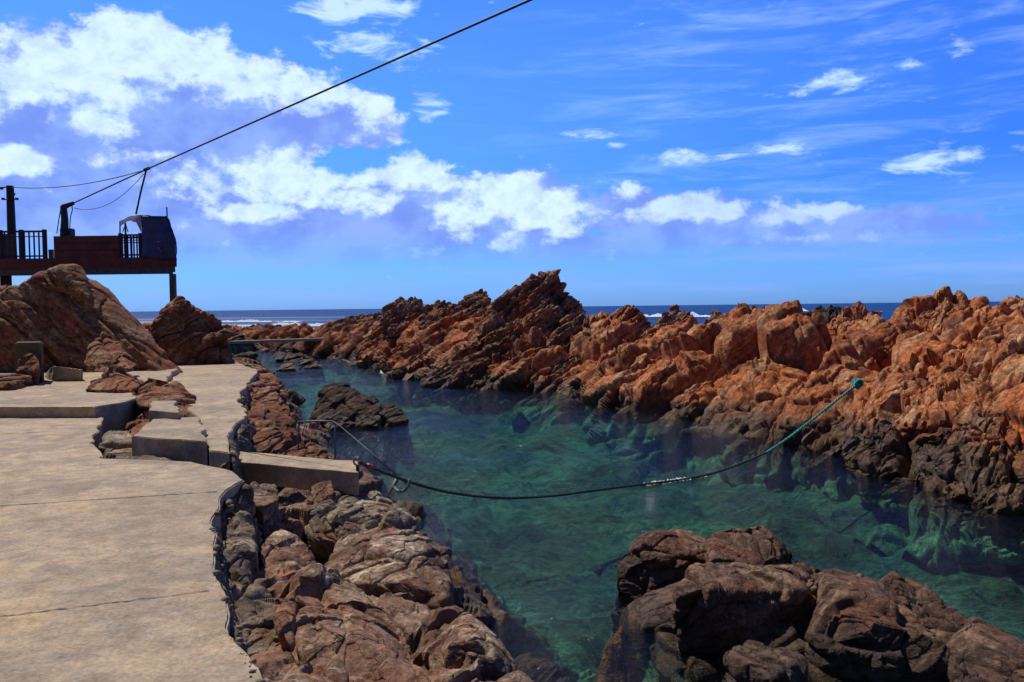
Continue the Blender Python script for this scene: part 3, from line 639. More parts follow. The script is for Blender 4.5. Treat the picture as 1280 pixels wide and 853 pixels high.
# ------------------------------------------------------------------ rocks below the path, near
rock('large red-brown boulder with dark undercut face below the ledge', [(398, 700, 7.6), (430, 668, 8.4), (470, 655, 8.8), (535, 668, 8.6), (565, 700, 8.2), (570, 740, 7.7), (420, 728, 6.9), (500, 716, 6.9), (558, 748, 6.8), (470, 790, 7.1), (555, 795, 7.0), (430, 760, 7.3)],
     M_LEFT, sub=8, rnd=20, S=S_LEFT, seed=31, drop=-0.5, layers=L3(1.5), fine=0.005)
rock('square red-brown boulder at the water beneath the dark undercut one', [(526, 815, 5.7), (560, 778, 6.3), (582, 758, 6.5), (612, 778, 6.3), (644, 822, 5.8), (640, 850, 5.5), (540, 850, 5.3), (560, 800, 5.5), (600, 795, 5.6)],
     M_LEFT, sub=8, rnd=24, S=S_LEFT, seed=32, layers=L3(1.0), drop=-0.6, fine=0.005)
rock('pale layered slab of rock sloping down in the near foreground', [(335, 745, 5.5), (372, 716, 6.0), (425, 712, 6.3), (470, 745, 6.1), (520, 800, 5.5), (545, 870, 4.9), (440, 900, 4.6), (345, 775, 5.2), (380, 860, 4.7), (450, 790, 5.2)],
     M_LEFT, sub=8, rnd=20, S=frame((0.5, -0.35, 0.8), (0.6, -0.7, 0)), seed=33, layers=L3(1.25), drop=0.0, fine=0.005)
rock('grey banded rock hugging the crumbled path edge', [(290, 740, 5.3), (318, 700, 6.0), (345, 720, 5.8), (352, 790, 5.1), (400, 860, 4.5), (420, 930, 4.1), (330, 930, 4.1), (305, 830, 4.6)],
     M_GREY, sub=8, rnd=16, S=frame((0.85, -0.2, 0.35), (0.2, 0.6, -0.6)), seed=34, dz=-0.14, layers=L3(1.2), drop=-0.2, fine=0.01)
rock('shadowed red rock in the crevice beside the path edge', [(318, 690, 6.6), (330, 640, 7.6), (352, 625, 8.0), (385, 650, 7.7), (400, 700, 7.1), (380, 718, 6.8), (340, 712, 6.6)], M_LEFT, sub=7, rnd=18, S=S_LEFT, seed=35, dz=-0.22, layers=L3(0.8), drop=0.1)
rock('grey fluted rock standing on edge against the path', [(272, 700, 6.0), (280, 640, 7.0), (300, 612, 7.8), (318, 640, 7.2), (312, 700, 6.3), (300, 740, 5.7), (285, 740, 5.6)], M_GREY, sub=7, rnd=14, S=frame((0.9, -0.1, 0.2), (0, .3, 1)), seed=36, dz=-0.12, layers=L3(0.9), drop=0.1)
rock('broad pale grey rock just under the concrete ledge', [(362, 640, 9.2), (400, 618, 9.8), (470, 612, 9.9), (520, 645, 9.2), (500, 668, 8.7), (430, 680, 8.3), (385, 672, 8.5), (420, 640, 8.6), (480, 640, 8.8)], M_GREY, sub=8, rnd=18, S=S_LEFT, seed=37, layers=L3(1.2), drop=-0.1)
rock('small squarish brown stone tucked under the ledge', [(382, 625, 9.3), (390, 603, 9.6), (415, 599, 9.7), (418, 616, 9.4), (400, 628, 9.2)], M_LEFT, sub=6, rnd=18, S=S_LEFT, seed=38, drop=0.3)
rock('rounded pale stone by the end of the path corner', [(300, 622, 8.3), (315, 600, 8.9), (345, 602, 9.0), (352, 622, 8.5), (330, 632, 8.2)], M_GREY, sub=6, rnd=12, S=S_LEFT, seed=39, drop=0.3)
rock('dark wet rock at the water below the eye bolt', [(520, 690, 8.8), (500, 640, 9.6), (470, 610, 10.2), (440, 605, 10.2), (450, 640, 9.4), (540, 680, 9.0), (575, 735, 8.2), (560, 740, 7.9)], M_LEFT, sub=7, rnd=16, S=S_LEFT, seed=40, drop=-0.8, layers=L3(1.0))
rock('pinkish rock end at the bottom edge beside the water', [(610, 870, 5.0), (620, 845, 5.3), (650, 838, 5.4), (675, 856, 5.2), (680, 900, 4.9), (620, 900, 4.7)], M_LEFT, sub=6, rnd=16, S=S_LEFT, seed=41, drop=-0.8)
rock('thin red rock ridge running down to the square boulder', [(515, 800, 6.5), (545, 775, 6.9), (570, 755, 7.2), (580, 770, 7.0), (540, 820, 6.2), (520, 825, 6.1)], M_LEFT, sub=6, rnd=18, S=S_LEFT, seed=42, drop=-0.3)
# dark rocks between the far path and the pool
mids = [([(290, 545, 12.5), (310, 525, 13.2), (345, 520, 13.4), (360, 545, 12.8), (350, 575, 11.8), (310, 572, 11.9)], 'dark jagged rock between the path and the handrail', .8),
        ([(300, 520, 14.5), (318, 500, 15.4), (350, 505, 15.4), (385, 545, 14), (395, 575, 13), (350, 560, 13), (330, 545, 13.4)], 'long dark rock sloping to the pool behind the handrail', 1.2),
        ([(300, 490, 18), (318, 475, 19), (345, 482, 18.8), (372, 520, 17), (350, 528, 16.4), (315, 515, 16.5)], 'brown jagged rock where the far path narrows', 1.4),
        ([(312, 470, 22), (325, 460, 23), (342, 462, 23), (360, 495, 20.5), (340, 500, 19.8), (315, 486, 20.5)], 'brown rock beside the far end of the path', 1.4),
        ([(345, 570, 11.8), (370, 552, 12.4), (400, 556, 12.3), (416, 574, 11.8), (380, 580, 11.4)], 'low brown stone in front of the handrail posts', .7)]
for i, (pl, lb, s) in enumerate(mids): rock(lb, pl, M_SLAB, group='rocks between the far path and the pool', sub=7, rnd=16, S=S_BANK, seed=60 + i, layers=L3(s * 1.25), drop=-0.4)

# ------------------------------------------------------------------ rocks in the pool
def outcrop(name, label, blocks_, mat, loc, S, seed, sub=7, drop=-1.3, rnd=20, k=1.0, chips=4, splay=0.9):
    root = empty(name, loc); tag(root, label, 'rock')
    for i, pl in enumerate(blocks_):
        pts = [P(*p) for p in pl]; s = np.ptp(np.array(pts), axis=0).max() * k
        hull_obj('rock_block', pts, mat, parent=root, drop=drop, sub=sub if i < 7 else sub - 1, rnd=rnd, S=S, seed=seed + i, layers=L3(s), fine=0.005, chips=chips, splay=splay)
    return root
fg = [[(772, 750, 7.75), (850, 725, 7.5), (1000, 715, 7.4), (1150, 755, 6.9), (1260, 800, 6.3), (1215, 870, 5.7), (1000, 850, 6.15), (880, 845, 6.4), (825, 800, 6.9)],
      [(764, 738, 7.9), (770, 692, 8.1), (800, 657, 8.3), (840, 652, 8.4), (886, 660, 8.3), (894, 690, 8.0), (852, 715, 7.7), (800, 750, 7.75), (772, 748, 7.9), (885, 740, 7.6), (812, 676, 7.9), (850, 676, 8.0)],
      [(830, 730, 6.6), (880, 704, 7.0), (985, 694, 7.5), (1062, 706, 7.4), (1052, 765, 6.9), (1000, 740, 6.7), (910, 740, 6.6), (960, 800, 6.75), (905, 808, 6.75), (845, 785, 6.9)],
      [(1008, 775, 6.3), (1030, 722, 6.8), (1072, 702, 7.2), (1122, 738, 6.7), (1182, 795, 6.0), (1208, 845, 5.8), (1150, 930, 5.9), (1015, 900, 6.2), (1100, 775, 5.95), (1045, 775, 6.1)],
      [(878, 656, 7.9), (930, 648, 8.2), (965, 650, 8.2), (996, 692, 8.0), (950, 700, 7.4), (890, 694, 7.4)],
      [(1092, 716, 7.0), (1150, 714, 7.1), (1186, 762, 6.7), (1196, 790, 6.4), (1122, 765, 6.4), (1100, 748, 6.5)],
      [(1178, 790, 6.1), (1200, 762, 6.5), (1242, 768, 6.5), (1310, 800, 6.1), (1315, 850, 5.6), (1230, 865, 5.4), (1190, 850, 5.5)],
      [(902, 808, 6.0), (945, 786, 6.3), (1002, 806, 6.2), (1008, 828, 5.9), (960, 852, 5.6), (914, 834, 5.8)],
      [(815, 775, 7.1), (850, 790, 6.9), (925, 835, 6.5), (925, 880, 6.3), (850, 865, 6.5), (822, 815, 6.8)]]
outcrop('rock_outcrop', 'big dark brown blocky rock outcrop in the pool at the near right', fg, M_POOL, tuple(P(980, 800, 6.6) * np.array([1, 1, 0])), S_POOL, 110, sub=8, rnd=45, chips=16)
ms = [[(388, 512, 20.4), (405, 487, 21.2), (425, 474, 21.6), (442, 484, 21.2), (430, 505, 20.6), (400, 520, 20)],
      [(412, 522, 19.8), (432, 494, 20.8), (447, 485, 21), (468, 496, 20.8), (480, 512, 20.2), (450, 528, 19.4), (425, 528, 19.4)],
      [(470, 515, 20), (486, 502, 20.6), (500, 512, 20.4), (512, 525, 19.9), (490, 528, 19.6)],
      [(395, 525, 19.6), (405, 508, 20.0), (422, 514, 19.8), (432, 532, 19.0), (410, 534, 18.9)],
      [(444, 530, 19.1), (460, 514, 19.6), (476, 520, 19.4), (472, 532, 19.0)]]
outcrop('rock_outcrop', 'small black jagged rock outcrop standing in the middle of the pool', ms, M_REEF, tuple(P(450, 528, 19.9) * np.array([1, 1, 0])), S_BANK, 130, sub=7, rnd=26, k=1.1, drop=-0.8, splay=1.3)
reef = [([(343, 448, 44), (352, 441, 45), (372, 440, 45), (396, 443, 45), (394, 450, 43)], 'low dark rock awash beyond the end of the path'),
        ([(372, 459, 39), (380, 449, 40), (396, 447, 40), (404, 458, 39)], 'small pointed dark rock in the pool before the footbridge'),
        ([(345, 460, 37.5), (352, 452, 38.5), (366, 452, 38.5), (370, 459, 37.5)], 'small pale rounded rock nearest the end of the path'),
        ([(288, 438, 50), (292, 418, 52), (304, 414, 52), (308, 432, 51)], 'square dark rock carrying the left end of the footbridge'),
        ([(288, 455, 38), (295, 442, 40), (315, 440, 41), (330, 448, 40), (322, 458, 38)], 'flat brown rock shelf below the footbridge'),
        ([(442, 442, 47), (452, 432, 48), (470, 432, 48), (482, 442, 47)], 'low brown rock under the right half of the footbridge')]
for i, (pl, lb) in enumerate(reef): rock(lb, pl, M_REEF if i != 2 else M_PEAK, group='low rocks at the far end of the pool', sub=6, seed=150 + i, drop=-.9, splay=1.3, S=S_BANK)

# ------------------------------------------------------------------ boulders of the far bank
LB = lambda s: [(s * .50, s * .055, s * .075), (s * .25, s * .055, s * .02), (s * .12, s * .024, s * .022), (s * .055, s * .012, 0), (s * .027, s * .005, s * .004)]
far_rocks = [
    # the peak and its neighbours
    ([(600, 400, 32), (625, 372, 33), (655, 350, 34), (684, 337, 34.5), (697, 345, 34.5), (712, 368, 34.5), (732, 388, 34), (735, 430, 32), (690, 440, 30.5), (640, 430, 30.5), (720, 420, 37), (620, 410, 37)], M_PEAK, 'tall peaked brown rock, the highest point of the far bank', 8),
    ([(655, 470, 28.5), (690, 420, 30), (718, 392, 31), (742, 400, 31), (752, 440, 30), (745, 480, 28.5), (700, 495, 27.3), (660, 490, 27.8), (740, 450, 32)], M_PEAK, 'dark shadowed buttress below the peaked rock', 7),
    ([(520, 480, 29.5), (575, 430, 31.5), (620, 396, 33), (648, 400, 33), (655, 440, 31), (610, 488, 28), (560, 486, 28.6)], M_PEAK, 'long brown rib of rock running down left of the peak', 7),
    ([(560, 385, 37), (575, 370, 38), (598, 361, 38.5), (613, 364, 38), (610, 392, 36.5), (575, 400, 36)], M_PEAK, 'pale triangular rock on the crest left of the peak', 6),
    ([(478, 400, 40), (486, 378, 41), (502, 368, 42), (528, 374, 42), (535, 395, 41), (510, 410, 39), (488, 410, 39)], M_PEAK, 'craggy brown rock at the left end of the high crest', 6),
    ([(520, 395, 39), (532, 380, 40), (552, 374, 40.5), (566, 382, 40), (560, 405, 38), (530, 412, 37.5)], M_PEAK, 'pale topped rock on the crest between two crags', 6),
    ([(480, 455, 34), (505, 415, 37), (530, 398, 39), (548, 405, 38.5), (535, 450, 34), (510, 468, 32.5), (490, 466, 33)], M_BANK, 'orange slab leaning below the left crag', 6),
    ([(445, 440, 41), (460, 412, 43), (480, 398, 44), (492, 405, 43), (488, 440, 40), (465, 455, 38.5)], M_BANK, 'rust coloured rock where the bank drops to the footbridge', 6),
    ([(395, 425, 50), (420, 400, 52), (450, 390, 53), (475, 388, 53), (478, 410, 50), (430, 430, 47)], M_PEAK, 'low brown ridge tapering towards the sea on the left', 6),
    ([(290, 425, 60), (310, 409, 62), (350, 408, 62), (390, 412, 60), (380, 425, 58)], M_REEF, 'flat black reef along the sea behind the footbridge', 6),
    # right of the gap
    ([(750, 428, 30), (765, 395, 31), (782, 376, 31.5), (800, 382, 31.5), (815, 402, 31), (808, 430, 29.5), (778, 436, 29)], M_BANK, 'upright orange boulder on the crest right of the gap', 7),
    ([(718, 405, 34), (728, 392, 35), (748, 388, 35), (760, 398, 34.5), (755, 425, 32.5), (725, 420, 33)], M_BANK, 'squat orange rock between the peak and the upright boulder', 6),
    ([(820, 415, 30), (828, 390, 31), (845, 381, 31.5), (862, 390, 31), (868, 415, 30), (845, 425, 29.3)], M_PEAK, 'brown pillar rock next to the upright orange boulder', 6),
    ([(862, 420, 28.5), (880, 398, 30), (905, 388, 30.5), (930, 392, 30), (935, 415, 28.5), (890, 432, 27.5)], M_PEAK, 'notched brown rock before the breaking wave', 6),
    ([(928, 415, 27.5), (945, 392, 28.5), (965, 386, 29), (985, 392, 28.6), (980, 418, 27), (950, 428, 26.5)], M_BANK, 'knobbly orange rock on the middle of the crest', 6),
    ([(1000, 395, 30), (1020, 383, 31), (1060, 381, 31), (1080, 388, 30.5), (1060, 402, 29), (1015, 402, 29)], M_REEF, 'black weathered rock just behind the crest', 6),
    ([(715, 500, 25.5), (745, 470, 27), (800, 440, 28.5), (840, 450, 27.5), (852, 490, 24.5), (838, 520, 22.3), (780, 522, 22.8), (735, 512, 24.3)], M_BANK, 'broad orange face with a dark undercut at the waterline', 8),
    ([(840, 510, 21.5), (870, 470, 23), (905, 440, 25), (960, 445, 24.5), (965, 500, 21), (930, 540, 18.8), (880, 538, 19.4)], M_BANK, 'big orange buttress with a black cave beneath', 8),
    ([(935, 470, 22), (965, 430, 24.5), (1000, 405, 26), (1050, 398, 26), (1055, 430, 23), (1000, 490, 20), (960, 500, 20)], M_BANK, 'bright orange slab in the middle of the far bank', 8),
    ([(1005, 430, 22), (1030, 400, 24), (1080, 380, 25), (1108, 382, 24.5), (1100, 420, 22), (1040, 445, 21)], M_BANK, 'rounded crest rock above the bright orange slab', 7),
    ([(1100, 425, 20), (1130, 388, 21.5), (1185, 368, 22), (1222, 368, 21.5), (1215, 410, 19.5), (1150, 435, 18.8)], M_BANK, 'long tilted orange crest slab near the right edge', 8),
    ([(1195, 430, 17.6), (1220, 392, 18.6), (1255, 368, 19), (1330, 368, 18), (1330, 420, 16.4), (1250, 440, 16.4)], M_BANK, 'massive striped crest rock at the right edge', 8),
    ([(990, 545, 16.6), (1030, 500, 17.6), (1075, 460, 19), (1130, 445, 19), (1125, 500, 16.4), (1060, 560, 14.8), (1010, 562, 15.4)], M_BANK, 'orange ledge where the turquoise rope is tied', 8),
    ([(1110, 500, 15.8), (1150, 460, 17), (1210, 440, 17.2), (1270, 445, 16.2), (1260, 490, 14.6), (1170, 530, 14), (1120, 530, 14.6)], M_BANK, 'warm orange slab right of the rope knot', 8),
    ([(1065, 560, 14.4), (1100, 520, 15.2), (1160, 510, 14.8), (1190, 540, 13.6), (1150, 592, 12.6), (1090, 588, 13.4)], M_PEAK, 'dark striped block at the waterline under the rope', 8),
    ([(1170, 560, 12.9), (1210, 520, 13.8), (1270, 505, 13.6), (1300, 540, 12.4), (1290, 600, 11.3), (1210, 612, 11.6)], M_PEAK, 'grey brown layered block by the water at the right', 8),
    ([(1170, 605, 11.9), (1200, 592, 12.2), (1300, 600, 11.4), (1330, 645, 10.4), (1260, 634, 10.9), (1200, 616, 11.6)], M_BANK, 'low tawny shelf at the waterline on the right edge', 6),
    ([(915, 560, 17.2), (935, 545, 17.8), (965, 546, 17.6), (985, 566, 16.6), (950, 568, 16.6)], M_PEAK, 'small dark rock at the water beside the cave', 6),
    ([(700, 498, 26), (712, 485, 26.6), (735, 486, 26.6), (745, 508, 25.2), (720, 508, 25.2)], M_PEAK, 'small grey rock at the inner corner of the bank', 6),
    ([(455, 460, 39), (462, 450, 40), (478, 448, 40), (490, 462, 38)], M_REEF, 'dark low rock where foam washes in', 5),
    ([(545, 478, 30.8), (560, 462, 31.6), (585, 466, 31.2), (595, 484, 29.8), (570, 488, 29.6)], M_REEF, 'dark wet rock at the foot of the long brown rib', 5),
]
for i, (pl, mat, lb, q) in enumerate(far_rocks):
    pts = np.array([P(*p) for p in pl]); s = np.ptp(pts, axis=0).max()
    c = pts.mean(0); low = max(-1.0, min(pts[:, 2].min() - 0.5, c[2] - 0.8))
    rock(lb, pl, mat, group='rocks of the far bank', sub=q if q < 8 else 7, rnd=11, S=S_BANK, seed=300 + 13 * i, layers=LB(min(s, 3.6)), fine=0.005, drop=low, splay=1.12, warp=0.12, chips=2, aniso=(2.2, 1.2, .5), strata=((.5, .085), (.17, .026)))
o = slab('concrete_slab', [P(748, 446, 29.0), P(782, 446, 28.6), P(787, 434, 30.2), P(750, 434, 30.6)], float(P(760, 434, 30)[2]), 0.22, M_CONC, 16, .03, .15, kind=None)
tag(o, 'pale flat concrete pad set in the gap of the far bank', 'slab')

# ------------------------------------------------------------------ footbridge
DB = 49.0
root = empty('footbridge', tuple(P(380, 430, DB))); tag(root, 'thin pale footbridge plank across the far end of the pool', 'footbridge')
a, b = P(286, 427, 49), P(478, 420, 49)
MB().poly([tuple(a), tuple(b), tuple(b + [0, 0.7, 0]), tuple(a + [0, .7, 0])], (0, 0, -0.16)).build('plank', M_CONC, root)
for px, w in ((440, 0.5), (428, .45), (300, .6)):
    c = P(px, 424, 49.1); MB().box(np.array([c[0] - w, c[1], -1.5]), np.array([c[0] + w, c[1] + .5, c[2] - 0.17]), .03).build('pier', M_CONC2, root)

# ------------------------------------------------------------------ deck on the left
DD = 30.0
def D(px, py, d=DD): return P(px, py, d)
root = empty('viewing_deck', tuple(D(100, 343))); tag(root, 'red-brown timber deck on posts high above the left rocks', 'deck')
def fbox(name, x0, y0, x1, y1, d0, d1, mat, parent, bev=0.01):
    """a box whose ends run back square to the deck's skewed plan"""
    z0, z1 = D(150, y1, d0)[2], D(150, y0, d0)[2]; mb = MB()            # level with the right-hand end
    vs = [mb.bm.verts.new((D(x, 330, d)[0], d, z)) for x, d in ((x0, d0), (x1, d0), (x1, d1), (x0, d1)) for z in (z0, z1)]
    for q in ((0, 2, 3, 1), (2, 4, 5, 3), (4, 6, 7, 5), (6, 0, 1, 7), (1, 3, 5, 7), (0, 6, 4, 2)): mb.bm.faces.new([vs[i] for i in q])
    return mb.build(name, mat, parent)
XL = -260
fbox('floor', XL, 323, 219, 327, DD, DD + 5, M_WOODD, root)
fbox('fascia', XL, 322, 221, 334.5, DD - .08, DD - .002, M_WOOD, root)
fbox('beam', XL, 335, 216, 343, DD - .02, DD + .22, M_BEAM, root)
for k in range(9):
    x0 = -200 + 52 * k; fbox('joist', x0, 328, x0 + 3, 334, DD + .23, DD + 4.8, M_WOODD, root)
def post(px, w, y0, z1, d, mat=M_BEAM):
    c = D(px, y0, d); c[2] = max(c[2], D(150, y0, d)[2]); w /= 2
    return MB().box(np.array([c[0] - w, d, z1]), np.array([c[0] + w, d + 2 * w, c[2]]), .01).build('support_post', mat, root)
post(214.5, .19, 343.2, 0.8, DD + .02); post(4, .28, 336, 0.8, DD + .5, M_WOODD); post(-120, .28, 343.2, .8, DD)
def railing(x0, x1, ytop, ybot, n, posts, mat, d=DD):
    r = fbox('railing', x0, ytop, x1, ytop + 2.2, d, d + .1, mat, root)
    lv = lambda y: D(150, y, d)[2]
    xa, xb = D(x0, 330, d)[0], D(x1, 330, d)[0]
    MB().box(np.array([xa, d + .02, lv(ybot - 2)]), np.array([xb, d + .07, lv(ybot - 4)])).build('bottom_rail', mat, r)
    MB().box(np.array([xa, d + .02, lv(ytop + 8)]), np.array([xb, d + .07, lv(ytop + 7)])).build('mid_rail', mat, r)
    for i in range(n):
        x = xa + (xb - xa) * (i + .5) / n
        MB().box(np.array([x - .022, d + .025, lv(ybot)]), np.array([x + .022, d + .065, lv(ytop + 2.3)])).build('baluster', mat, r)
    for px in posts:
        x = D(px, 330, d)[0]
        MB().box(np.array([x - .06, d - .02, lv(ybot)]), np.array([x + .06, d + .11, lv(ytop - 1.2)]), .008).build('rail_post', mat, r)
railing(XL, 58, 287, 322, 52, (-200, -120, -60, 1, 27, 56), M_WOODD)
railing(150, 177, 293, 322, 7, (151, 176), M_WOODD)
railing(148, 215, 296, 322, 10, (149, 214), M_WOODD, DD + 4.6)
fbox('side_panel', 68, 294.5, 149, 323, DD - .03, DD + .08, M_WOOD, root)
for y in (303, 312): fbox('panel_batten', 68.5, y, 148.5, y + .8, DD - .045, DD - .032, M_WOODD, root, 0)
fbox('panel_step', 61, 311, 67.8, 323, DD - .03, DD + .3, M_WOOD, root)
o = fbox('cabinet', 4, 291, 18, 321, DD + .5, DD + 1.2, M_STEEL, None, .02); tag(o, 'grey metal cabinet behind the left deck railing', 'cabinet')
o = fbox('plastic_crate', 142.5, 310, 146, 321, DD - .35, DD - .08, M_PALE, None, .01)
bpy.data.objects.remove(o)
# tarpaulin shelter
root = empty('tarpaulin_shelter', tuple(D(190, 322))); tag(root, 'dark blue tarpaulin shelter with white lining on the deck end', 'tent')
def sheet(name, rows, mat, thick=0.02, sag=0.0, seed=0):
    rows = np.array(rows, float); n, m = rows.shape[:2]; bm = bmesh.new(); k = 7
    u = np.linspace(0, n - 1, (n - 1) * k + 1); v = np.linspace(0, m - 1, (m - 1) * k + 1); pts = np.zeros((len(u), len(v), 3))
    for i, a in enumerate(u):
        i0 = min(int(a), n - 2); ra = rows[i0] * (1 - (a - i0)) + rows[i0 + 1] * (a - i0)
        for j, b in enumerate(v):
            j0 = min(int(b), m - 2); pts[i, j] = ra[j0] * (1 - (b - j0)) + ra[j0 + 1] * (b - j0)
    fl = pts.reshape(-1, 3); fl += np.stack([fbm(fl * 2.2, seed + 5 * a, 3) for a in range(3)], 1) * 0.10
    o = link(name, arr_mesh(name, fl, grid_faces(len(u), len(v))), root, mat)
    md = o.modifiers.new('thickness', 'SOLIDIFY'); md.thickness = thick; return o
sheet('front_sheet', [[D(177, 269, DD - .15), D(209, 272, DD - .1)], [D(177.5, 292, DD - .2), D(218, 295, DD - .15)], [D(177, 325, DD - .1), D(221, 324, DD - .1)]], M_TARP, seed=1)
sheet('side_sheet', [[D(209, 272, DD - .1), D(206, 275, DD + 1.6)], [D(218, 295, DD - .15), D(213, 296, DD + 1.6)], [D(221, 324, DD - .1), D(214, 322, DD + 1.6)]], M_TARP, seed=3)
sheet('roof_sheet', [[D(150, 277, DD), D(162, 272, DD), D(177, 269, DD - .15), D(209, 272, DD - .1)], [D(152, 278, DD + 1.6), D(163, 276, DD + 1.6), D(178, 274, DD + 1.6), D(206, 275, DD + 1.6)]], M_TARP, seed=5)
sheet('white_flap', [[D(151, 277.5, DD - .1), D(160, 274, DD - .12), D(168, 271, DD - .15), D(176.8, 269.5, DD - .18)], [D(151.5, 284, DD - .1), D(161, 277, DD - .12), D(170, 279, DD - .15), D(177, 291, DD - .2)]], M_TARPW, seed=7)
mb = MB(); mb.tube([D(150, 322), D(150, 277)], .025); mb.build('tent_pole', M_IRON, root)
mb = MB(); mb.tube([D(158, 322), D(156.5, 279)], .035); mb.tube([D(153.5, 290, DD), D(157, 280, DD), D(160, 290)], .02); mb.build('tent_pole', M_IRON, root)
mb = MB(); mb.tube([D(209.5, 290, DD + .2), D(208.5, 259, DD + .2)], .025); mb.build('tent_pole', M_WOODD, root)
mb = MB()
for x0, y0, x1, y1 in ((196, 301, 201, 303.5), (197, 306, 202, 307), (196, 309, 200, 312), (198, 313, 201.5, 314.5)):
    mb.poly([tuple(D(*q, DD - .27)) for q in ((x0, y0), (x1, y0 + .6), (x1 - .7, y1), (x0 + .8, y1 - .4))], (0, .012, 0))
mb.build('faded_mark', plain('faded_paint', (.12, .15, .22), .8), root)
# winch post with arm
root = empty('winch_crane', tuple(D(81, 294, DD + 1))); tag(root, 'rusty iron winch post with a short arm on the deck', 'crane')
dc = DD + 1.0
MB().box(D(76.5, 322, dc), D(85, 300, dc) + np.array([0, .4, 0]), .02).build('pedestal', M_IRON, root)
mb = MB(); mb.tube([D(80, 322, dc), D(80.5, 290, dc), D(81, 275, dc), D(79.5, 260, dc), D(79, 257.5, dc)], [.16, .15, .13, .12, .10], 10); mb.build('column', M_IRON, root)
mb = MB(); mb.box(D(74.5, 292, dc - .1), D(77.5, 286, dc) + np.array([0, .3, 0]), .02); mb.build('winch_drum', M_IRON, root)
mb = MB(); mb.box(D(85, 296, dc - .1), D(89, 285.5, dc) + np.array([0, .3, 0]), .03); mb.build('winch_drum', M_IRON, root)
mb = MB(); mb.tube([D(79, 259, dc - .1), D(92, 254, dc - .1)], [.11, .07], 8); mb.build('arm', M_IRON, root)
mb = MB(); mb.tube([D(76, 261, dc), D(73.5, 275, dc), D(71, 292, dc)], .018); mb.build('stay', M_IRON, root)
mb = MB(); mb.tube([D(90, 257, dc - .1), D(90.5, 262, dc - .1), D(88, 272, dc - .1), D(87, 290, dc - .1)], .018); mb.build('stay', M_IRON, root)
# utility pole
dp = DD + 6; root = empty('utility_pole', tuple(D(14, 322, dp))); tag(root, 'dark wooden utility pole behind the deck at the left edge', 'utility pole')
mb = MB(); mb.tube([D(16, 330, dp), D(12.5, 232.5, dp)], [.19, .15], 12); mb.build('pole', M_WOODD, root)
mb = MB(); mb.tube([D(-30, 236.5, dp), D(11, 234, dp)], .03); mb.build('crossarm', M_IRON, root)
mb = MB(); mb.tube([D(2, 249.5, dp - .2), D(23, 249.5, dp - .2)], .025); mb.build('crossarm', M_IRON, root)
for px, py in ((4, 249), (21, 249), (17, 243), (2, 236)): 
    mb = MB(); mb.tube([D(px, py + 1.2, dp - .2), D(px, py - 1.4, dp - .2)], .07, 8); mb.build('insulator', M_IRON, root)
# cables
def cable(name, pts, r, mat, label, cat='cable', seg=6):
    mb = MB(); mb.tube(pts, r, seg); return tag(mb.build(name, mat, None, True), label, cat)
def sagline(a, b, sag, n=24):
    return [np.array(a) * (1 - t) + np.array(b) * t - np.array([0, 0, sag * 4 * t * (1 - t)]) for t in np.linspace(0, 1, n)]
J = D(183, 212, 28.5); E = P(663, 0, 15.0); E2 = J + (E - J) * 1.9
cable('steel_cable', [D(92, 254, dc - .1), J] + [J + (E2 - J) * t for t in np.linspace(.05, 1, 30)], .025, M_IRON, 'thick black cable rising from the winch arm across the sky')
cable('overhead_wire', sagline(D(12.5, 234, dp), J, 0.25), .016, M_IRON, 'thin black wire from the utility pole to the thick cable')
cable('overhead_wire', sagline(D(92, 260, dc - .1), J + np.array([-.1, 0, -.15]), 0.45), .011, M_STEEL, 'slack thin wire hanging below the thick cable')
root = empty('hanging_hook', tuple(J)); tag(root, 'straight iron rod hanging from the thick cable over the shelter', 'hook')
mb = MB(); mb.tube([J, D(176, 240, 28.5), D(170, 268, 28.5)], .032); mb.build('rod', M_IRON, root)
mb = MB(); mb.tube([D(180, 213, 28.5), D(187, 210, 28.5)], .055, 8); mb.build('clamp', M_IRON, root)

# ------------------------------------------------------------------ handrail, eye bolt, ropes
root = empty('handrail', tuple(G(395, 578, .86))); tag(root, 'thin steel handrail sloping down into the pool by the ledge', 'handrail')
dh = 11.2
for px, py in ((373, 557), (419, 574)):
    mb = MB(); mb.tube([P(px, py + 6, dh), P(px, 528, dh)], .012, 10); mb.build('rail_post', M_STEEL, root, True)
mb = MB(); mb.tube([P(372, 527.5, dh), P(400, 526.5, dh), P(416, 527, dh), P(424, 532, dh - .05), P(460, 563, 10.8), P(508, 605, 10.4)], .012, 10); mb.build('top_rail', M_STEEL, root, True)
root = empty('ladder_handle', tuple(P(485, 622, 10))); tag(root, 'bent steel ladder handle rising from the water by the rope', 'ladder')
mb = MB(); mb.tube([P(482, 632, 10.1), P(484, 622, 10.1), P(497, 598, 10.1)], .02, 8); mb.build('stile', M_STEEL, root, True)
mb = MB(); mb.tube([P(492, 608, 10.1), P(497, 614, 10.0), P(505, 614, 9.9), P(511, 608, 9.9), P(512, 599, 9.9)], .016, 8); mb.build('grip', M_STEEL, root, True)
root = empty('eye_bolt', tuple(P(446, 592, 9.75))); tag(root, 'iron eye bolt at the end of the concrete ledge', 'bolt')
c = P(447, 577, 9.75)
mb = MB(); mb.tube([c + np.array([.045 * math.cos(a), 0, .045 * math.sin(a)]) for a in np.linspace(0, 2 * math.pi, 20)], .012, 8, False); mb.build('ring', M_STEEL, root, True)
mb = MB(); mb.tube([P(446.5, 604, 9.75), c + np.array([0, 0, -.045])], .02, 8); mb.build('shank', M_IRON, root, True)
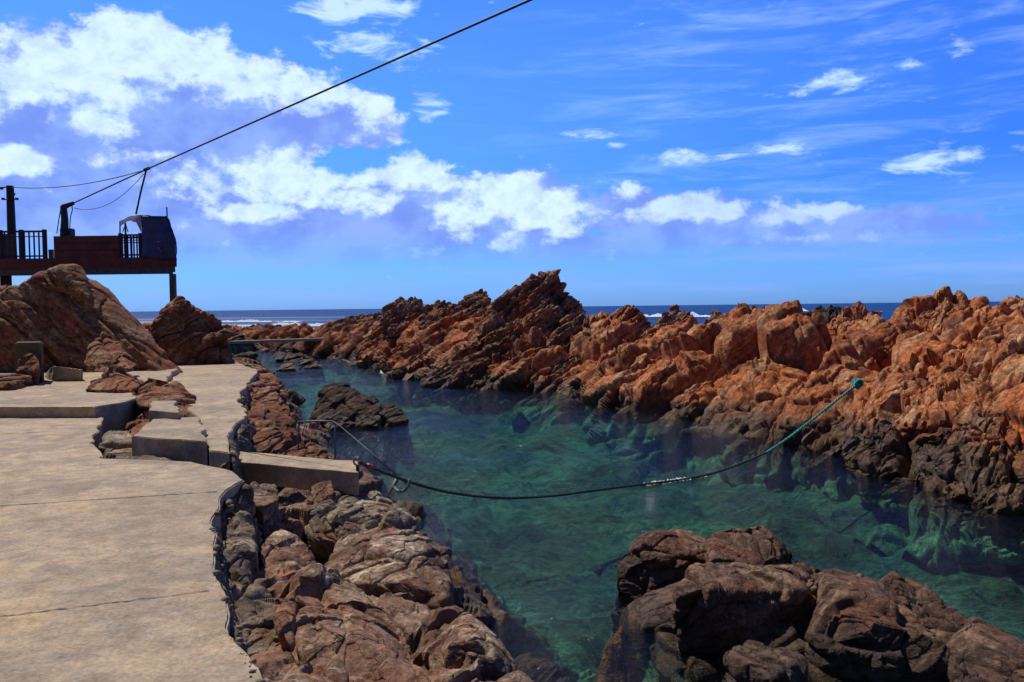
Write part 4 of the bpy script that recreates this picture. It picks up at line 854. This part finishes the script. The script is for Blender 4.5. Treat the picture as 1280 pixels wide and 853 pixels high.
def rope_mesh(pts, r, name, mat, parent=None, twist=26.0):
    pts = np.array(pts); n = 12 * len(pts); t = np.linspace(0, len(pts) - 1, n); pp = []
    for a in t:                                                   # Catmull-Rom
        i = min(int(a), len(pts) - 2); f = a - i; p0, p1, p2, p3 = pts[max(i - 1, 0)], pts[i], pts[i + 1], pts[min(i + 2, len(pts) - 1)]
        pp.append(.5 * ((2 * p1) + (p2 - p0) * f + (2 * p0 - 5 * p1 + 4 * p2 - p3) * f * f + (3 * p1 - p0 - 3 * p2 + p3) * f ** 3))
    pp = np.array(pp); L = np.concatenate([[0], np.cumsum(np.linalg.norm(np.diff(pp, axis=0), axis=1))]); m = max(8, int(L[-1] / 0.02)); s = np.linspace(0, L[-1], m)
    q = np.stack([np.interp(s, L, pp[:, k]) for k in range(3)], 1)
    tan = np.gradient(q, axis=0); tan /= np.linalg.norm(tan, axis=1, keepdims=True); sd_ = np.cross(tan, [0, 0, 1]); sd_ /= np.linalg.norm(sd_, axis=1, keepdims=True); u_ = np.cross(sd_, tan)
    mb = MB()
    for k in range(3):
        ph = s * twist + k * 2.094
        mb.tube(q + r * .55 * (sd_ * np.cos(ph)[:, None] + u_ * np.sin(ph)[:, None]), r * .58, 6)
    return mb.build(name, mat, parent, True)
root = empty('rope', tuple(P(700, 620, 11.7))); tag(root, 'long mooring rope slung across the pool, dark green turning turquoise', 'rope')
K = P(1072, 480, 15.2)
RP = [P(448, 578, 9.7), P(468, 586, 9.85), P(520, 605, 10.2), P(570, 617, 10.6), P(630, 622.5, 11.1), P(690, 620, 11.6), P(740, 613.5, 12.1), P(800, 606, 12.6), P(850, 600, 13.05), P(890, 592, 13.3), P(925, 580, 13.6), P(958, 566, 13.9)]
RT = [P(958, 566, 13.9), P(985, 548, 14.15), P(1015, 525, 14.5), P(1045, 501, 14.8), K]
rope_mesh(RP, .018, 'rope_length', M_ROPE, root); rope_mesh(RT, .021, 'rope_end', M_ROPET, root)['label'] = 'turquoise end of the rope'
mb = MB(); [mb.tube([K + np.array([.05 * math.cos(a + o_), .05 * math.sin(2 * a), .05 * math.sin(a + o_)]) * (1 + .3 * o_) for a in np.linspace(0, 6.2, 14)], .026, 6) for o_ in (0, .9, 1.8)]; mb.build('knot', M_ROPET, root, True)
mb = MB(); mb.tube([P(459, 582, 9.78), P(465, 584.8, 9.83)], .034, 8); mb.build('float_marker', M_RED, root, True)
rp2 = [P(480, 463, 33), P(500, 460, 33), P(515, 452, 33.2), P(540, 434, 34)]
o = rope_mesh(rp2, .03, 'rope', M_ROPE, None, 12); tag(o, 'thin dark rope trailing down the rocks left of the peak', 'rope')

# ------------------------------------------------------------------ foam and breaking waves
def foam_patch(cx, cy, w, h, seed, label, z=0.012, thick=0.05):
    nu, nv = 60, 24; c = G(cx, cy, 0); a = G(cx - w / 2, cy, 0); b = G(cx + w / 2, cy, 0); f = G(cx, cy + h / 2, 0); k = G(cx, cy - h / 2, 0)
    U, V = np.meshgrid(np.linspace(-1, 1, nu), np.linspace(-1, 1, nv), indexing='ij')
    p = c + U[..., None] * (b - a) / 2 + V[..., None] * (k - f) / 2
    p = p.reshape(-1, 3); q = p.copy(); rr = np.sqrt(U ** 2 + V ** 2).ravel()
    p[:, 2] = z + thick * (1.0 - rr * 1.25 + 1.3 * fbm(q * (14 / max(.3, np.linalg.norm(b - a))), seed, 5, .6)) 
    p[:, 2] = np.maximum(p[:, 2], -0.05)
    o = link('foam', arr_mesh('foam', p, grid_faces(nu, nv)), None, M_FOAM); return tag(o, label, 'foam', kind='stuff')
def foam_ribbon(px0, px1, seed, label):
    n = 70; vs = []; rs = np.random.RandomState(seed)
    for i in range(n + 1):
        t = i / n; x = px0[0] + (px1[0] - px0[0]) * t; y = px0[1] + (px1[1] - px0[1]) * t
        c = G(x, y, 0.006); w = 0.11 * math.sin(math.pi * t) ** .7 * (0.35 + 1.1 * rs.rand()); h = 0.02 * rs.rand()
        for k, zz in ((-1, 0), (-.3, h), (.4, h * .8), (1, 0)): vs.append(c + np.array([0, w * k + .03 * rs.normal(), zz]))
    return tag(link('foam', arr_mesh('foam', np.array(vs), grid_faces(n + 1, 4)), None, M_FOAM), label, 'foam', kind='stuff')
foam_ribbon((792, 607.5), (884, 595.5), 3, 'white foam streak along the rope on the water')
foam_patch(462, 456, 26, 5, 4, 'white foam washing around a dark low rock', thick=.15)
foam_patch(515, 464, 80, 3, 5, 'thin foam line at the foot of the rocks', thick=.10)
def breaker(x0, x1, ybase, hgt, seed, label):
    nu, nv = 140, 30; A, B = G(x0, ybase, 0), G(x1, ybase, 0); u = np.linspace(0, 1, nu); v = np.linspace(-1, 1, nv)
    U, V = np.meshgrid(u, v, indexing='ij'); p = A + U[..., None] * (B - A); prof = np.clip(np.sin(U * math.pi), 0, 1) ** .6
    p = p.reshape(-1, 3); nn = fbm(p * .35, seed, 5, .65).reshape(nu, nv)
    z = hgt * prof * np.exp(-(V * 2.0) ** 2) * (1 + 1.1 * nn) - 0.1
    p[:, 1] += (V * hgt * 2.2 + nn * hgt).ravel(); p[:, 2] = z.ravel()
    o = link('breaking_wave', arr_mesh('breaking_wave', p, grid_faces(nu, nv)), None, M_FOAM); return tag(o, label, 'wave')
breaker(300, 470, 407.5, .5, 6, 'broken surf close behind the low brown ridge')
breaker(795, 905, 396, .75, 2, 'white breaking wave behind the notched brown rock')
breaker(265, 420, 413, .5, 3, 'low white surf line behind the black reef')
breaker(250, 380, 402.5, .45, 4, 'far white surf line out at sea on the left')
breaker(985, 1012, 389, .8, 5, 'tiny white wave crest behind the black weathered rock')

# ------------------------------------------------------------------ weed and pebbles under water
def mound(cx, cy, rx, ry, top, seed, label, mat, sink=0.0):
    c = G(cx, cy, -0.3); nu = 70; U, V = np.meshgrid(np.linspace(-1, 1, nu), np.linspace(-1, 1, nu), indexing='ij')
    p = np.stack([c[0] + U * rx, c[1] + V * ry, np.zeros_like(U)], -1).reshape(-1, 3); rr = (U ** 2 + V ** 2).ravel()
    p[:, 2] = top - 1.6 * rr ** 1.1 * ry + 0.5 * fbm(p * 2.4, seed, 5, .62) - np.clip(rr - .7, 0, 2) * 3
    p[:, 2] = np.minimum(p[:, 2], -.03)
    return tag(link('seaweed', arr_mesh('seaweed', p, grid_faces(nu, nu)), None, mat), label, 'seaweed', kind='stuff')
M_WEED = plain('rust_seaweed', (.30, .09, .022), .9, var=.75, scale=4, bump=.3)
mound(785, 800, 0.55, 0.9, -0.22, 6, 'rust brown seaweed under water around the near outcrop', M_WEED)
mound(458, 531, 0.75, 0.35, -.05, 7, 'rust seaweed in the shallows around the black outcrop', M_WEED)
